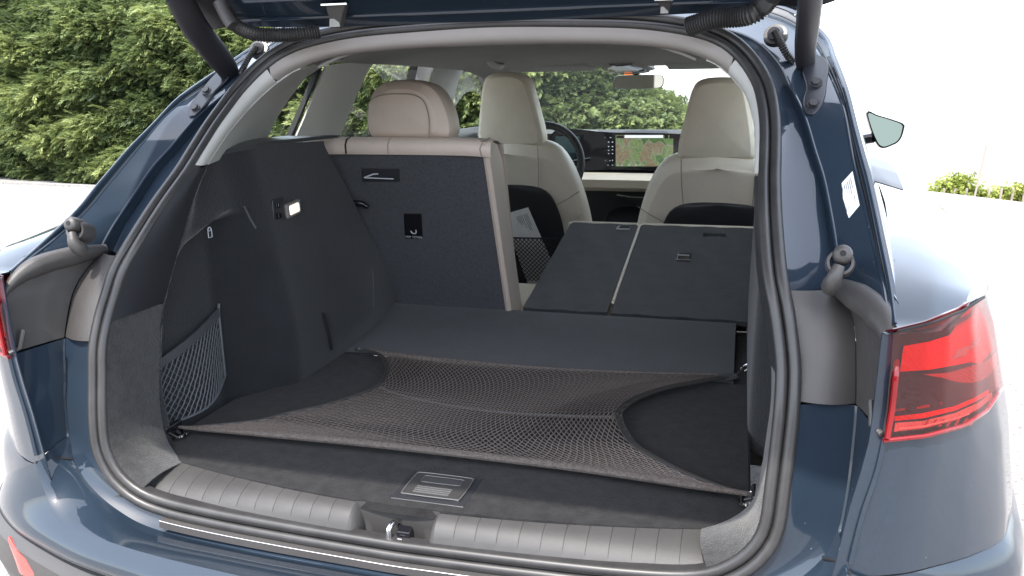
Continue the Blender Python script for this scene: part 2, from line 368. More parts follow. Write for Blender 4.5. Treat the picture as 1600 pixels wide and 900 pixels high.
for (px, pb, pt, s) in vpx:
    b = at(px, pb, 1, VY); tp = at(px, pt, 1, VY); h = tp[2]-b[2]
    root = empty('grape_vine', (b[0], VY, b[2])); tag(root, where[k], 'vine', 'vines in the row beyond the yard')
    MB().tube([(0, 0, -.3), (.03, 0, h*.3), (-.02, 0, h*.6)], [.03, .025, .015], 6).build('trunk', BARK, root)
    n = int(150*s); P = np.stack([rng.normal(0, .13, n), rng.normal(0, .15, n), h*(.35+.65*rng.random(n)**.8)], 1); D = rng.normal(0, 1, (n, 3)); D[:, 2] *= .4
    V, F, ti = scatter(LT, P, D, rng.uniform(.10, .2, n), rng.uniform(0, 6, n), np.clip(rng.normal(.6, .25, n), 0, 1))
    tag(fast_mesh('foliage', V, F, ti, VINE, root), kind='stuff'); k += 1
pl = ['leftmost short wooden vineyard post', 'second short wooden vineyard post from the left', 'short wooden vineyard post left of the leaning pole', 'short wooden vineyard post right of the leaning pole', 'short wooden vineyard post below the low sparse vine', 'short wooden vineyard post near the right edge of the picture', 'short wooden vineyard post at the right edge of the picture']
for i, px in enumerate((1470, 1487, 1505, 1540, 1559, 1577, 1595)):
    b = at(px, 336, 1, VY-.3); o = MB().tube([(0, 0, -.4), (.01, 0, .62)], .028, 7).build('vineyard_post', WOODP); o.location = b; tag(o, pl[i], 'post', 'short posts along the vine row')
b = at(1513, 330, 1, VY-.6); o = MB().tube([(0, 0, -.6), (.20, 0, 1.45)], .022, 6).build('leaning_pole', WOODP); o.location = b
MB().box((.20, 0, 1.47), (.10, .03, .03)).build('crosspiece', WOODP, o); tag(o, 'thin leaning pole rising above the vine row', 'pole')


# the brick house across the yard, behind the photographer: it shows only in the paint
hs = empty('brick_house', (1.5, -15, 0)); tag(hs, 'brick house across the yard behind the photographer', 'house')
hw = MB().box((0, 0, 1.6), (17, .4, 3.2)).box((-8.3, -3.5, 1.6), (.4, 6.8, 3.2)).box((8.3, -3.5, 1.6), (.4, 6.8, 3.2)).build('wall', mat('red brown brick', (.24, .13, .09), .9, var=.3, vscale=3, bump=.5, bscale=30), hs, smooth=False)
MB().prism([(-8.9, .5, 3.1), (-8.9, -3.4, 5.4), (-8.9, -7.4, 3.1)], (17.8, 0, 0)).build('roof', mat('slate roof', (.07, .07, .08), .7, var=.2, vscale=6), hs, smooth=False)
for x in (-6.3, -3.4, 2.6, 5.8):
    w_ = MB().box((x, .215, 1.55), (1.5, .06, 1.3)).build('window', mat('white window frame %g' % x, (.75, .75, .73), .5), hs, smooth=False)
    for dx in (-.36, .36): MB().box((x+dx, .255, 1.55), (.62, .03, 1.12)).build('pane', GLOSSB, w_, smooth=False)
MB().box((-.4, .215, 1.05), (1.0, .06, 2.1)).build('door', WOODP, hs, smooth=False)

# ================================================================== THE CAR (rear lip at y=0, nose towards +y, metres)
CAR = empty('estate_car', (0, 0, 0)); tag(CAR, 'dark blue estate car with its tailgate raised, boot empty and rear seats part folded', 'car')
def two(pts, fn):            # build right piece and its mirror image
    fn(pts, 1); fn(mir(pts), -1)
Gz = [.6, .72, .85, .95, 1.07, 1.13, 1.22, 1.34, 1.42, 1.50, 1.6]; Gy = [0, 0, .02, .045, .10, .15, .27, .42, .49, .54, .6]
def gy(z): return float(np.interp(z, Gz, Gy))
SEAL = [(0, .528, 1.480), (.164, .524, 1.475), (.281, .521, 1.468), (.375, .511, 1.452), (.430, .497, 1.431), (.467, .472, 1.400), (.494, .437, 1.360), (.505, .40, 1.325), (.510, .357, 1.290), (.511, .305, 1.248), (.511, .26, 1.212), (.514, .19, 1.16), (.521, .128, 1.103), (.530, .098, 1.066), (.538, .080, 1.025), (.543, .063, .988), (.543, .044, .945), (.541, .033, .90), (.537, .018, .84), (.533, .010, .79), (.521, .006, .758), (.498, .002, .731), (.462, 0, .708), (.412, 0, .695), (.318, 0, .687), (.19, 0, .682), (.06, 0, .679), (0, 0, .678)]
ringp = SEAL + mir(SEAL[-2:0:-1])
NS = 220
SC = smooth(ringp, NS+1, close=True)[:-1]
# local frames of the opening
def frames(C):
    n = len(C); T = np.roll(C, -1, 0)-np.roll(C, 1, 0); T /= np.linalg.norm(T, axis=1)[:, None]
    B = []
    for p in C:
        e = .03; dy = gy(p[2]+e)-gy(p[2]-e); b = np.array([0, -2*e, dy]); B.append(b/np.linalg.norm(b))
    B = np.array(B)
    for _ in range(6): B = (B+np.roll(B, 1, 0)+np.roll(B, -1, 0)); B /= np.linalg.norm(B, axis=1)[:, None]
    Nn = np.cross(T, B); Nn /= np.linalg.norm(Nn, axis=1)[:, None]
    cen = np.array([0, .25, 1.08]); sg = np.sign(np.sum(Nn*(C-cen), axis=1)); Nn *= sg[:, None]
    return T, Nn, B
ST, SN, SB = frames(SC)
def off(n, b): return SC+SN*n+SB*b
# rubber weatherstrip: two rounded lips
prof = []
for k in range(9): a = math.pi*k/8; prof.append((.0085+.0082*math.cos(a), .003+.0085*math.sin(a)))
for k in range(9): a = math.pi*k/8; prof.append((-.0085+.0080*math.cos(a), .001+.0080*math.sin(a)))
prof += [(-.0165, -.012), (.0165, -.014)]
ws = MB().grid([off(n, b) for n, b in prof], close=True, ring=True).build('weatherstrip', RUBBER, CAR)

# ---- trim rolling over from the rubber into the boot
KI = off(-.0155, .000)
half = [i for i in range(NS)]
def ringpart(x0, cond): pass
# inner edge of the roll-over trim (x>0 half), top centre to bottom
K2h = [(0, .541, 1.437), (.161, .539, 1.434), (.28, .534, 1.427), (.358, .526, 1.415), (.415, .507, 1.394), (.447, .485, 1.368), (.469, .463, 1.343), (.482, .430, 1.316), (.493, .384, 1.279), (.496, .348, 1.25), (.497, .312, 1.221), (.500, .27, 1.17), (.505, .23, 1.10), (.515, .20, 1.03), (.527, .183, .974), (.533, .175, .918), (.529, .16, .866), (.524, .145, .813), (.516, .136, .768), (.500, .125, .745), (.472, .108, .731), (.441, .085, .728)]
K1h = [p for p in SEAL]
def inner_edge(n): return smooth(K2h, n)
def seal_inner_half():      # right half of the rubber's inner edge, top to bottom, down to the sill end
    I = [i for i in range(NS) if SC[i][0] >= -1e-6]; P = KI[I]
    P = [p for p in P if not (p[2] < .72 and p[0] < .443)]
    return np.array(P)
SI_H = seal_inner_half()
def cut(P, z0, z1):         # piece of a polyline between two heights
    return [p for p in P if z0 <= p[2] <= z1]
def rollover(zhi, zlo, name, m, sides=(1, -1), n=40, wv=None):
    a = cut(resample(SI_H, 400), zlo, zhi); b = cut(resample(inner_edge(200), 400), zlo-.0, zhi-(.024 if zhi > 1.39 else 0))
    a = resample(a, n); b = resample(b, n)
    for s in sides:
        rows = []
        for t in np.linspace(0, 1, 7):
            r = a*(1-t)+b*t; bul = .010*math.sin(math.pi*min(1, t*1.0))
            cen = np.array([0, .3, 1.08]); v = (cen-r); v[:, 1] = -.6; v /= np.linalg.norm(v, axis=1)[:, None]; r = r+v*bul
            r[:, 0] *= s; rows.append(r)
        o = MB().grid(rows).build(name, m, CAR, solid=.002)
    return o
# top piece across both halves
aT = [p for p in resample(SI_H, 500) if p[2] > 1.40]; bT = [p for p in resample(inner_edge(200), 500) if p[2] > 1.375]
aT = resample(aT, 30); bT = resample(bT, 30)
A2 = np.concatenate([aT[::-1]*[-1, 1, 1], aT[1:]]); B2 = np.concatenate([bT[::-1]*[-1, 1, 1], bT[1:]])
rows = []
for t in np.linspace(0, 1, 8):
    r = A2*(1-t)+B2*t; r = r+np.array([0, -.010, -.006])*math.sin(math.pi*t); rows.append(r)
rows.append(B2+np.array([0, .02, .012]))
MB().grid(rows).build('aperture_trim_upper', TRIMB, CAR, solid=.002)
rollU = rollover(1.398, 1.224, 'pillar_trim_edge', TRIMG)
rollover(1.222, .985, 'side_trim_edge', DARKPL)
# carpeted lower corners, ending at the ribbed sill
def lowcorner():
    a = [p for p in resample(SI_H, 500) if p[2] <= .984]; b = [p for p in resample(inner_edge(300), 500) if p[2] <= .984]
    a = resample(a, 60); b = resample(b, 60)
    for s in (1, -1):
        rows = []
        for t in np.linspace(0, 1, 8):
            r = a*(1-t)+b*t; w = np.array([[-.25, -.6, .5]])*np.linspace(.02, .028, 60)[:, None]*math.sin(math.pi*t)*.6; r = r+w; r[:, 0] *= s; rows.append(r)
        MB().grid(rows).build('corner_carpet', CARPETG, CAR, solid=.002)
lowcorner()

# ---- ribbed sill trim with the latch recess
def sill_y(x): return .0+.0*x
sill = MB()
def sill_prof(x):            # from rubber up over the crown to the floor
    e = abs(x)/.44; z0 = .690+.006*e*e; zt = .725+.003*e; yb = SY(x); y0 = .002+.004*e*e
    return [(x, y0+(yb-y0)*t, z0*(1-q)+zt*q) for t, q in ((0, 0), (.12, .36), (.27, .64), (.47, .84), (.72, .95), (1, 1))]+[(x, yb+.005, .721), (x, yb+.005, .700)]
def SY(x): return .036+.048*min(1.2, abs(x)/.44)**2
GR = []
def ribs(x0, x1):
    p = .0330
    n = int(round((x1-x0)/p)); p = (x1-x0)/n
    rows = []
    for i in range(n):
        a = x0+i*p
        for dx, dz, lo in ((0, 0, 1), (p*.945, 0, 1), (p*.950, -.0030, 1), (p*.988, -.0030, 1), (p*.992, 0, 1)) if i < n-1 else ((0, 0, 1), (p, 0, 1)):
            pr_ = sill_prof(a+dx); rows.append([(q[0]+.010*(k/7.)**1.5*0, q[1], q[2]+(dz if (1 < k < 6 if lo == 1 else 0 < k < 4) else 0)) for k, q in enumerate(pr_)])
    return rows
ST_ = MB().grid(ribs(-.449, -.085)); ST_.grid(ribs(.055, .449))
sillo = ST_.build('sill_trim', GREYP, CAR, solid=.0015)
for s in (1, -1):
    pa = sill_prof(.449); MB().grid([[((.440+dx)*s, y-.006*(k == 0), z-.0035-dz) for k, (x, y, z) in enumerate(pa)] for dx, dz in ((0, 0), (.02, -.002), (.045, -.006), (.07, -.006), (.07, .05))]).build('corner_filler', CARPETG, CAR, solid=.002)
# recess: side cheeks, back wall, floor
rc = MB()
for x, s in ((-.085, 1), (.055, -1)):
    p = sill_prof(x); q = [(x+s*.012, y+ (0 if k else 0), max(z-.055, .645)) for k, (x_, y, z) in enumerate(p)]
    rc.grid([p, [(x+s*.004, a[1], a[2]-.003) for a in p], [(x+s*.012, a[1], a[2]*.4+b[2]*.6) for a, b in zip(p, q)], q])
bw = [[(x, .044+.012*math.cos((x+.015)/.07*1.2)-.012, z+(.0)) for x in np.linspace(-.085, .055, 15)] for z in (.728, .70, .67)]
bw.append([(x, .02, .648) for x in np.linspace(-.08, .05, 15)]); bw.append([(x, -.01, .645) for x in np.linspace(-.08, .05, 15)])
rc.grid(bw); rc.build('latch_recess', GREYP, sillo, solid=.0015)
# striker loop and black latch block
MB().tube(smooth([(-.016, .002, .655), (-.016, .004, .702), (-.015, .008, .711), (-.011, .024, .711), (-.009, .030, .70), (-.009, .030, .655)], 26), .0048, 10).build('striker', STEEL, sillo)
MB().prism([(-.006, .006, .655), (-.006, .028, .655), (-.006, .028, .695), (-.006, .020, .709), (-.006, .008, .703)], (.022, 0, 0)).build('latch_block', GLOSSB, sillo, bevel=.002)
MB().box((.002, .003, .676), (.008, .004, .040)).build('latch_plate', STEEL, sillo, bevel=.001)
# metal-edged cover strip below the rubber
def seal_out(x, dn, db): return None
so_ = off(.0180, -.004); so2 = off(.030, -.004)
xx = [i for i in range(NS) if SC[i][2] < .705 and SC[i][0] > -.41 and SC[i][0] < .41]
I = sorted(xx, key=lambda i: SC[i][0])
MB().grid([[so_[i]+[0, -.003, .004] for i in I], [so_[i]+[0, -.010, .003] for i in I], [so_[i]+[0, -.022, .001] for i in I], [so_[i]+[0, -.023, -.010] for i in I]]).build('sill_cover_strip', BLACKP, CAR, solid=.002)
MB().tube([so_[i]+[0, -.0225, .0015] for i in I], .0007, 6).build('bright_edge', STEEL, sillo)

# ---- gutter and painted pillar flanges
Dh = [(0, .60, 1.475), (.20, .60, 1.472), (.34, .60, 1.462), (.42, .59, 1.448), (.475, .565, 1.425), (.515, .52, 1.385), (.535, .47, 1.345), (.556, .40, 1.30), (.572, .34, 1.25), (.583, .295, 1.215), (.592, .25, 1.17), (.600, .20, 1.12), (.606, .17, 1.08)]
R1h = [(0, .68, 1.52), (.25, .68, 1.512), (.42, .675, 1.495), (.52, .66, 1.47), (.57, .62, 1.435), (.598, .53, 1.385), (.61, .45, 1.35), (.619, .373, 1.312), (.626, .29, 1.252), (.633, .243, 1.214), (.639, .205, 1.184), (.645, .160, 1.149), (.649, .10, 1.118), (.648, .03, 1.09)]
R2h = [(0, .70, 1.545), (.26, .70, 1.537), (.44, .70, 1.518), (.54, .68, 1.49), (.600, .63, 1.44), (.612, .53, 1.395), (.622, .42, 1.345), (.630, .344, 1.295), (.637, .278, 1.252), (.643, .241, 1.223), (.648, .196, 1.189), (.653, .150, 1.153), (.656, .067, 1.108), (.654, .0, 1.077)]
outer = off(.0155, -.004)
OH = np.array([outer[i] for i in range(NS) if SC[i][0] >= -1e-6])
OU = [p for p in resample(OH, 600) if p[2] > 1.075]; OLo = [p for p in resample(OH, 600) if p[2] <= 1.085]
n = 90
k0 = resample(OU, n); d_ = smooth(Dh, n); r1 = smooth(R1h, n); r2 = smooth(R2h, n)
# index the four curves by their own length so that they run side by side
for s in (1, -1):
    m_ = np.array([s, 1, 1]); g = MB(); rows = [k0, k0*.5+d_*.5+np.array([0, .012, 0]), d_]
    ridge = d_*.9+r1*.1+np.array([0, -.012, .004])
    rows += [ridge, ridge*.5+r1*.5+np.array([0, .002, 0])]
    grv = r1*.6+r2*.4+np.array([0, .008, -.002])
    rows += [r1+np.array([0, -.002, 0]), r1*.85+r2*.15+np.array([0, .002, 0]), grv, r2+np.array([-.003, -.001, -.001]), r2, r2+np.array([.006, .012, .004])]
    g.grid([r*m_ for r in rows]).build('pillar_flange', PAINT, CAR, solid=.0012)
    pf = S.collection.objects[-1]
    for rr_, ra_ in ((r1, .0028), (r2, .0032), (ridge, .0030)): MB().tube([p*m_ for p in rr_[18:]], ra_, 8).build('folded_edge', PAINT, pf)
    # bead of sealant
    MB().tube([(p*.5+q*.5+np.array([0, .008, 0]))*m_ for p, q in list(zip(r1, r2))[30:]], .0022, 6).build('sealant_bead', RUBBER, pf)
# black butyl bead along the flange ridge
# lower: paint beside the rubber, crease, outer return to the lamp
Bc = [(.609, .150, 1.083), (.613, .138, 1.072), (.621, .122, 1.055), (.625, .102, 1.034), (.626, .083, 1.005), (.628, .062, .945), (.627, .052, .891), (.624, .040, .841), (.617, .029, .784), (.602, .016, .752), (.564, .0, .716), (.50, -.012, .682), (.42, -.016, .658), (.25, -.020, .648), (0, -.022, .643)]
Ls = [(.654, .0, 1.077), (.652, -.018, 1.045), (.650, -.031, 1.026), (.650, -.030, .985), (.648, -.031, .945), (.645, -.031, .91), (.641, -.031, .886), (.632, -.032, .840), (.624, -.033, .775)]
lowA = resample([p for p in OLo], 70); Bs = smooth(Bc, 70)
fl_split = .948
def zcut(P, zs, lo): return np.array([p for p in P if (p[2] <= zs if lo else p[2] >= zs)])
lA = resample(OLo, 400); lB = resample(smooth(Bc, 200), 400); lL = resample(smooth(Ls, 100), 300)
for s in (1, -1):
    m_ = np.array([s, 1, 1])
    a = resample(zcut(lA, fl_split+.0, True), 60); b = resample(zcut(lB, fl_split, True), 60)
    MB().grid([r*m_ for r in lerp_rows(a, b, 6, -.004, (0, -1, 0))]).build('lower_flange', PAINT, CAR, solid=.0012)
    b2 = resample([p for p in lB if .775 <= p[2] <= fl_split], 30); c2 = resample([p for p in lL if p[2] <= .946], 30)
    MB().grid([r*m_ for r in ([b2+np.array([0, -.001, 0])]+lerp_rows(b2+np.array([.003, -.003, 0]), c2, 5, .002, (0, -1, 0))+[c2+np.array([.004, -.002, 0])])]).build('corner_flange', PAINT, CAR, solid=.0012)
    # black moulded panels above the paint joint
    a = resample(zcut(lA, fl_split+.002, False), 40); b = resample(zcut(lB, fl_split+.002, False), 40)
    pan = MB().grid([r*m_ for r in lerp_rows(a, b, 8, .008, (.1, -1, 0))]).build('lamp_cover_panel', BLACKP, CAR, solid=.002)
    c = resample(zcut(lL, fl_split+.002, False), 40); b = b+np.array([.002, -.003, 0])
    rr_ = lerp_rows(b, c, 14)
    out = []
    for k, r in enumerate(rr_):
        t = k/13; rib = .0045*math.exp(-((t-.42)/.05)**2); out.append((r+np.array([0, -rib+.008*math.sin(math.pi*t), 0]))*m_)
    MB().grid(out).build('lamp_side_moulding', BLACKP, pan, solid=.002)
    # rolled horn cover running from the buffer to the lamp corner
    hc = smooth([(.600, .150, 1.088), (.612, .128, 1.086), (.628, .088, 1.084), (.640, .050, 1.080), (.648, .015, 1.070), (.652, -.012, 1.052), (.652, -.026, 1.034)], 26)
    rad = np.interp(np.linspace(0, 1, 26), [0, .1, .3, .62, .8, 1], [.010, .015, .020, .020, .013, .003])
    MB().tube([p*m_ for p in hc], rad, 16, flat=.8).build('horn_cover', BLACKP, pan)
    # short raised lip at panel foot
    MB().tube([np.array(p)*m_ for p in ((.634, -.012, .985), (.636, -.022, .957), (.646, -.034, .951))], .004, 8).build('foot_lip', BLACKP, pan)
    # buffer with its cup
    bc = np.array([.600, .085, 1.142]); ax = np.array([-.10, -1, .35]); ax /= np.linalg.norm(ax)
    bf = MB().tube([(bc-ax*.02+ax*t)*m_ for t in (0, .018, .028, .0315, .033)], [.0115, .0125, .012, .0095, .0035], 18).build('buffer', BLACKP, CAR)
    cup = []
    for t, r_ in ((-.030, .017), (-.018, .0185), (-.004, .0175), (.002, .0165), (.002, .0130), (-.012, .0120)):
        c0 = bc+ax*t+np.array([-.002, 0, -.010]); u_ = Vector(ax).orthogonal().normalized(); w_ = Vector(ax).cross(u_)
        cup.append([(np.array(c0)+np.array(u_)*math.cos(a_)*r_+np.array(w_)*math.sin(a_)*r_)*m_ for a_ in np.linspace(0, 2*math.pi, 20, endpoint=False)])
    MB().grid(cup, close=True).build('buffer_cup', BLACKP, bf)
    MB().disc((bc+ax*.0125)*m_, ax*m_, .004, .0012, 12).build('buffer_bore', DSEAM, bf)
    MB().tube(smooth([(bc+np.array([-.012, .0, -.045]))*m_, (bc+np.array([-.010, -.014, -.03]))*m_, (bc+np.array([-.004, -.010, -.012]))*m_], 8), [.011, .012, .012, .011, .010, .009, .008, .007], 12).build('buffer_foot', BLACKP, bf)

# ---- body sides
PY = [-.04, -.03, -.015, .0, .05, .12, .2, .35, .6, 1.0, 1.6, 2.2, 3.0, 3.6, 4.1, 4.45, 4.6]; PX = [.60, .65, .69, .712, .758, .798, .828, .862, .900, .925, .935, .935, .935, .92, .86, .70, .45]
OZ = [.3, .45, .55, .65, .72, .79, .9, .94, 1.02, 1.075]; OO = [.02, .05, .055, .050, .045, .038, .02, .01, -.01, -.028]
LZ = [.6, .775, .84, .886, .945, 1.1]; LX = [.60, .624, .632, .641, .650, .654]
def body_x(y, z): return float(np.interp(y, PY, PX)+np.interp(z, OZ, OO)*np.clip((y+.04)/.16, 0, 1)-(.652-np.interp(z, LZ, LX))*np.clip(1-(y+.033)/.12, 0, 1))
def BODY(p): return p[0]-body_x(p[1], p[2]) if p[1] > -.034 else 1.
def plan(t):                 # parameter along the plan outline
    return None
def sstep_(x, a, b): t = np.clip((x-a)/(b-a), 0, 1); return t*t*(3-2*t)
pc = smooth([(x, y, 0) for x, y in zip(PX, PY)][1:], 90)
SIh = [(.654, .0, 1.077), (.658, .05, 1.098), (.668, .14, 1.118), (.688, .3, 1.132), (.715, .5, 1.138), (.745, .75, 1.14), (.79, 1.2, 1.13), (.83, 2, 1.12), (.86, 2.7, 1.09), (.83, 3.2, 1.04), (.80, 3.4, 1.02)]
def bodyrow(z, y0=-.033, y1=3.4, n=70):
    ys = np.r_[np.linspace(y0, .4, 30), np.linspace(.44, y1, n-30)]; return [(body_x(y, z), y, z) for y in ys]
for s in (1, -1):
    m_ = np.array([s, 1, 1])
    zs = [1.075, 1.02, .97, .94, .9, .85, .79, .755]
    MB().grid([np.array(bodyrow(z))*m_ for z in zs]).build('rear_wing', PAINT, CAR, solid=.002)
    sh = resample(smooth(SIh, 120), 70); top = np.array(bodyrow(1.075, -.033)); low = top.copy(); lift_ = .024*sstep_(top[:, 1], -.03, .10); top[:, 2] += lift_; top[:, 0] -= .30*lift_; sh = np.array([[np.interp(y, smooth(SIh, 120)[:, 1], smooth(SIh, 120)[:, 0]), y, np.interp(y, smooth(SIh, 120)[:, 1], smooth(SIh, 120)[:, 2])] for y in top[:, 1]])
    rows = []
    for t in np.linspace(0, 1, 8):
        r = sh*(1-t)+top*t; r[:, 2] += .028*math.sin(math.pi*t*.5)*(1-t)*2*np.clip(top[:, 1]/.3, 0, 1)*.6; rows.append(r*m_)
    rows += [(top*.3+low*.7+np.array([.004, -.003, 0]))*m_, low*m_]
    MB().grid(rows).build('shoulder', PAINT, CAR, solid=.002)
    # door skins and sill below, wheel arch flare
    lo = [.755, .7, .6, .5, .42, .34]
    for (ya, yb, nm) in ((.55, 1.32, None), (1.325, 2.30, 'rear_door'), (2.305, 3.36, 'front_door')):
        if nm:
            d = MB().grid([[(body_x(y, z)*s, y, z) for y in np.linspace(ya, yb, 20)] for z in lo]).build(nm, PAINT, CAR, solid=.002)
            MB().tube([((body_x(y, .8)+.028)*s, y, .86) for y in np.linspace(yb-.26, yb-.06, 6)], .012, 8).build('handle', PAINT, d)
    # wheel arch, tyre and rim
    for yc in (.98, 3.88):
        ar = []
        for r_, dx in ((.395, -.06), (.41, .0), (.43, .012), (.47, .004), (.52, -.012)):
            ar.append([((body_x(yc, .6)+dx)*s, yc+math.cos(a_)*r_, .36+math.sin(a_)*r_) for a_ in np.linspace(-.2, math.pi+.2, 34)])
        MB().grid(ar).build('wheel_arch', PAINT, CAR, solid=.003)
        xw = (.945 if yc > 2 else .955); w = None
        ty = []
        for r_, dx in ((.25, 0), (.30, .004), (.355, 0), (.372, -.02), (.375, -.11), (.372, -.2), (.355, -.225), (.25, -.225)):
            ty.append([((xw+dx)*s, yc+math.cos(a_)*r_, .375+math.sin(a_)*r_) for a_ in np.linspace(0, 2*math.pi, 40, endpoint=False)])
        w = MB().grid(ty, close=True).build('wheel', TYRE, CAR)
        rm = MB()
        for k in range(5):
            a_ = k*2*math.pi/5
            rm.prism([((xw-.02)*s, yc+math.cos(a_+q)*r_, .375+math.sin(a_+q)*r_) for r_, q in ((.05, -.5), (.25, -.16), (.25, .16), (.05, .5))], (-.03*s, 0, 0))
        rm.tube([((xw-.03)*s, yc+math.cos(a_)*.25, .375+math.sin(a_)*.25) for a_ in np.linspace(0, 2*math.pi, 40, endpoint=False)], .018, 8, close=True)
        rm.build('rim', RIM, w)
    # fuel/charge flap shut line on the rear wing
# ---- lower rear: loading ledge, bumper shelf, dark lower bumper
Eh = [(.622, -.035, .765), (.610, -.040, .735), (.588, -.050, .704), (.548, -.068, .682), (.487, -.081, .676), (.39, -.100, .676), (.275, -.120, .682), (.14, -.132, .684), (0, -.136, .685)]
Fh = [(.848, .16, .655), (.838, .085, .65), (.813, .045, .642), (.773, .008, .634), (.707, -.026, .626), (.622, -.054, .620), (.535, -.078, .617), (.423, -.10, .616), (.275, -.135, .616), (.14, -.150, .616), (0, -.155, .616)]
Bl = [(.617, .029, .784), (.602, .016, .752), (.564, .0, .716), (.50, -.012, .682), (.42, -.016, .658), (.25, -.020, .648), (0, -.022, .643)]
for s in (1, -1):
    m_ = np.array([s, 1, 1]); e = smooth(Eh, 60); b = smooth(Bl, 60); f_ = smooth(Fh[1:], 60)
    MB().grid([r*m_ for r in lerp_rows(b, e, 7, .004, (0, 0, 1))]+[(e+np.array([.002, -.004, -.004]))*m_]).build('bumper_ledge', PAINT, CAR, solid=.002)
    # shelf from the ledge edge over to the dark gap
    rows = []
    for t in np.linspace(0, 1, 8):
        r = e*(1-t)+f_*t; r = r+np.array([.004, -.022, .004])*math.sin(math.pi*t); rows.append(r*m_)
    bs = MB().grid(rows).build('bumper', PAINT, CAR, solid=.002)
    # bulging corner of the bumper under the wing
    crn = MB(); rows = []
    ys = np.linspace(-.033, .5, 30)
    for z, dx in ((.752, -.002), (.742, .012), (.715, .022), (.68, .024), (.65, .018), (.630, .010)):
        rows.append([np.array([body_x(y, z)+dx*np.clip((y+.03)/.06, 0.0, 1)*(1-.8*np.clip((y-.1)/.4, 0, 1)), y-.03*np.clip((z-.60)/.05, 0, 1)*np.clip(1-(y+.03)/.1, 0, 1)*0, z])*m_ for y in ys])
    crn.grid(rows); 
    fr = [[(x0*(1-t)+x1*t, y0*(1-t)+y1*t-.006*math.sin(math.pi*t), z)for t in np.linspace(0, 1, 10)] for z, (x0, y0), (x1, y1) in ((.752, (.616, -.040), (body_x(-.03, .752), -.03)), (.70, (.600, -.062), (body_x(-.03, .70), -.034)), (.65, (.60, -.076), (body_x(-.03, .65)+.004, -.034)), (.612, (.60, -.062), (body_x(-.03, .618), -.03)))]
    crn.build('bumper_corner', PAINT, bs, solid=.002)
    # black gap and bright line
    Fc = smooth(Fh, 80)
    MB().tube([(p+np.array([0, .002, -.003]))*m_ for p in Fc], .004, 6).build('bumper_gap', DSEAM, bs)
    rows = [(Fc+np.array([.0, .004, -.006]))*m_, (Fc*[1.0, 1, 1]+np.array([.006, -.012, -.02]))*m_, (Fc+np.array([.006, -.018, -.07]))*m_, (Fc+np.array([0, .0, -.14]))*m_, (Fc+np.array([-.01, .04, -.24]))*m_, (Fc+np.array([-.03, .12, -.32]))*m_]
    MB().grid(rows).build('lower_bumper', BLACKP, CAR, solid=.003)
    # red reflector set in the lower bumper
    ra = resample([(.712, -.024, .614), (.672, -.044, .600), (.588, -.064, .574)], 14); rb = resample([(.706, -.028, .598), (.676, -.046, .564), (.618, -.060, .553)], 14)
    MB().grid([(r+np.array([0, -.010, 0]))*m_ for r in lerp_rows(ra, rb, 4, .003, (0, -1, 0))]).build('reflector', REFLR, CAR, solid=.004)
# joint line between wing and bumper
    MB().tube([(np.array(p))*m_ for p in ((.600, .010, .752), (.612, -.006, .760), (.626, -.037, .764))], .0022, 6).build('panel_gap', DSEAM, bs)

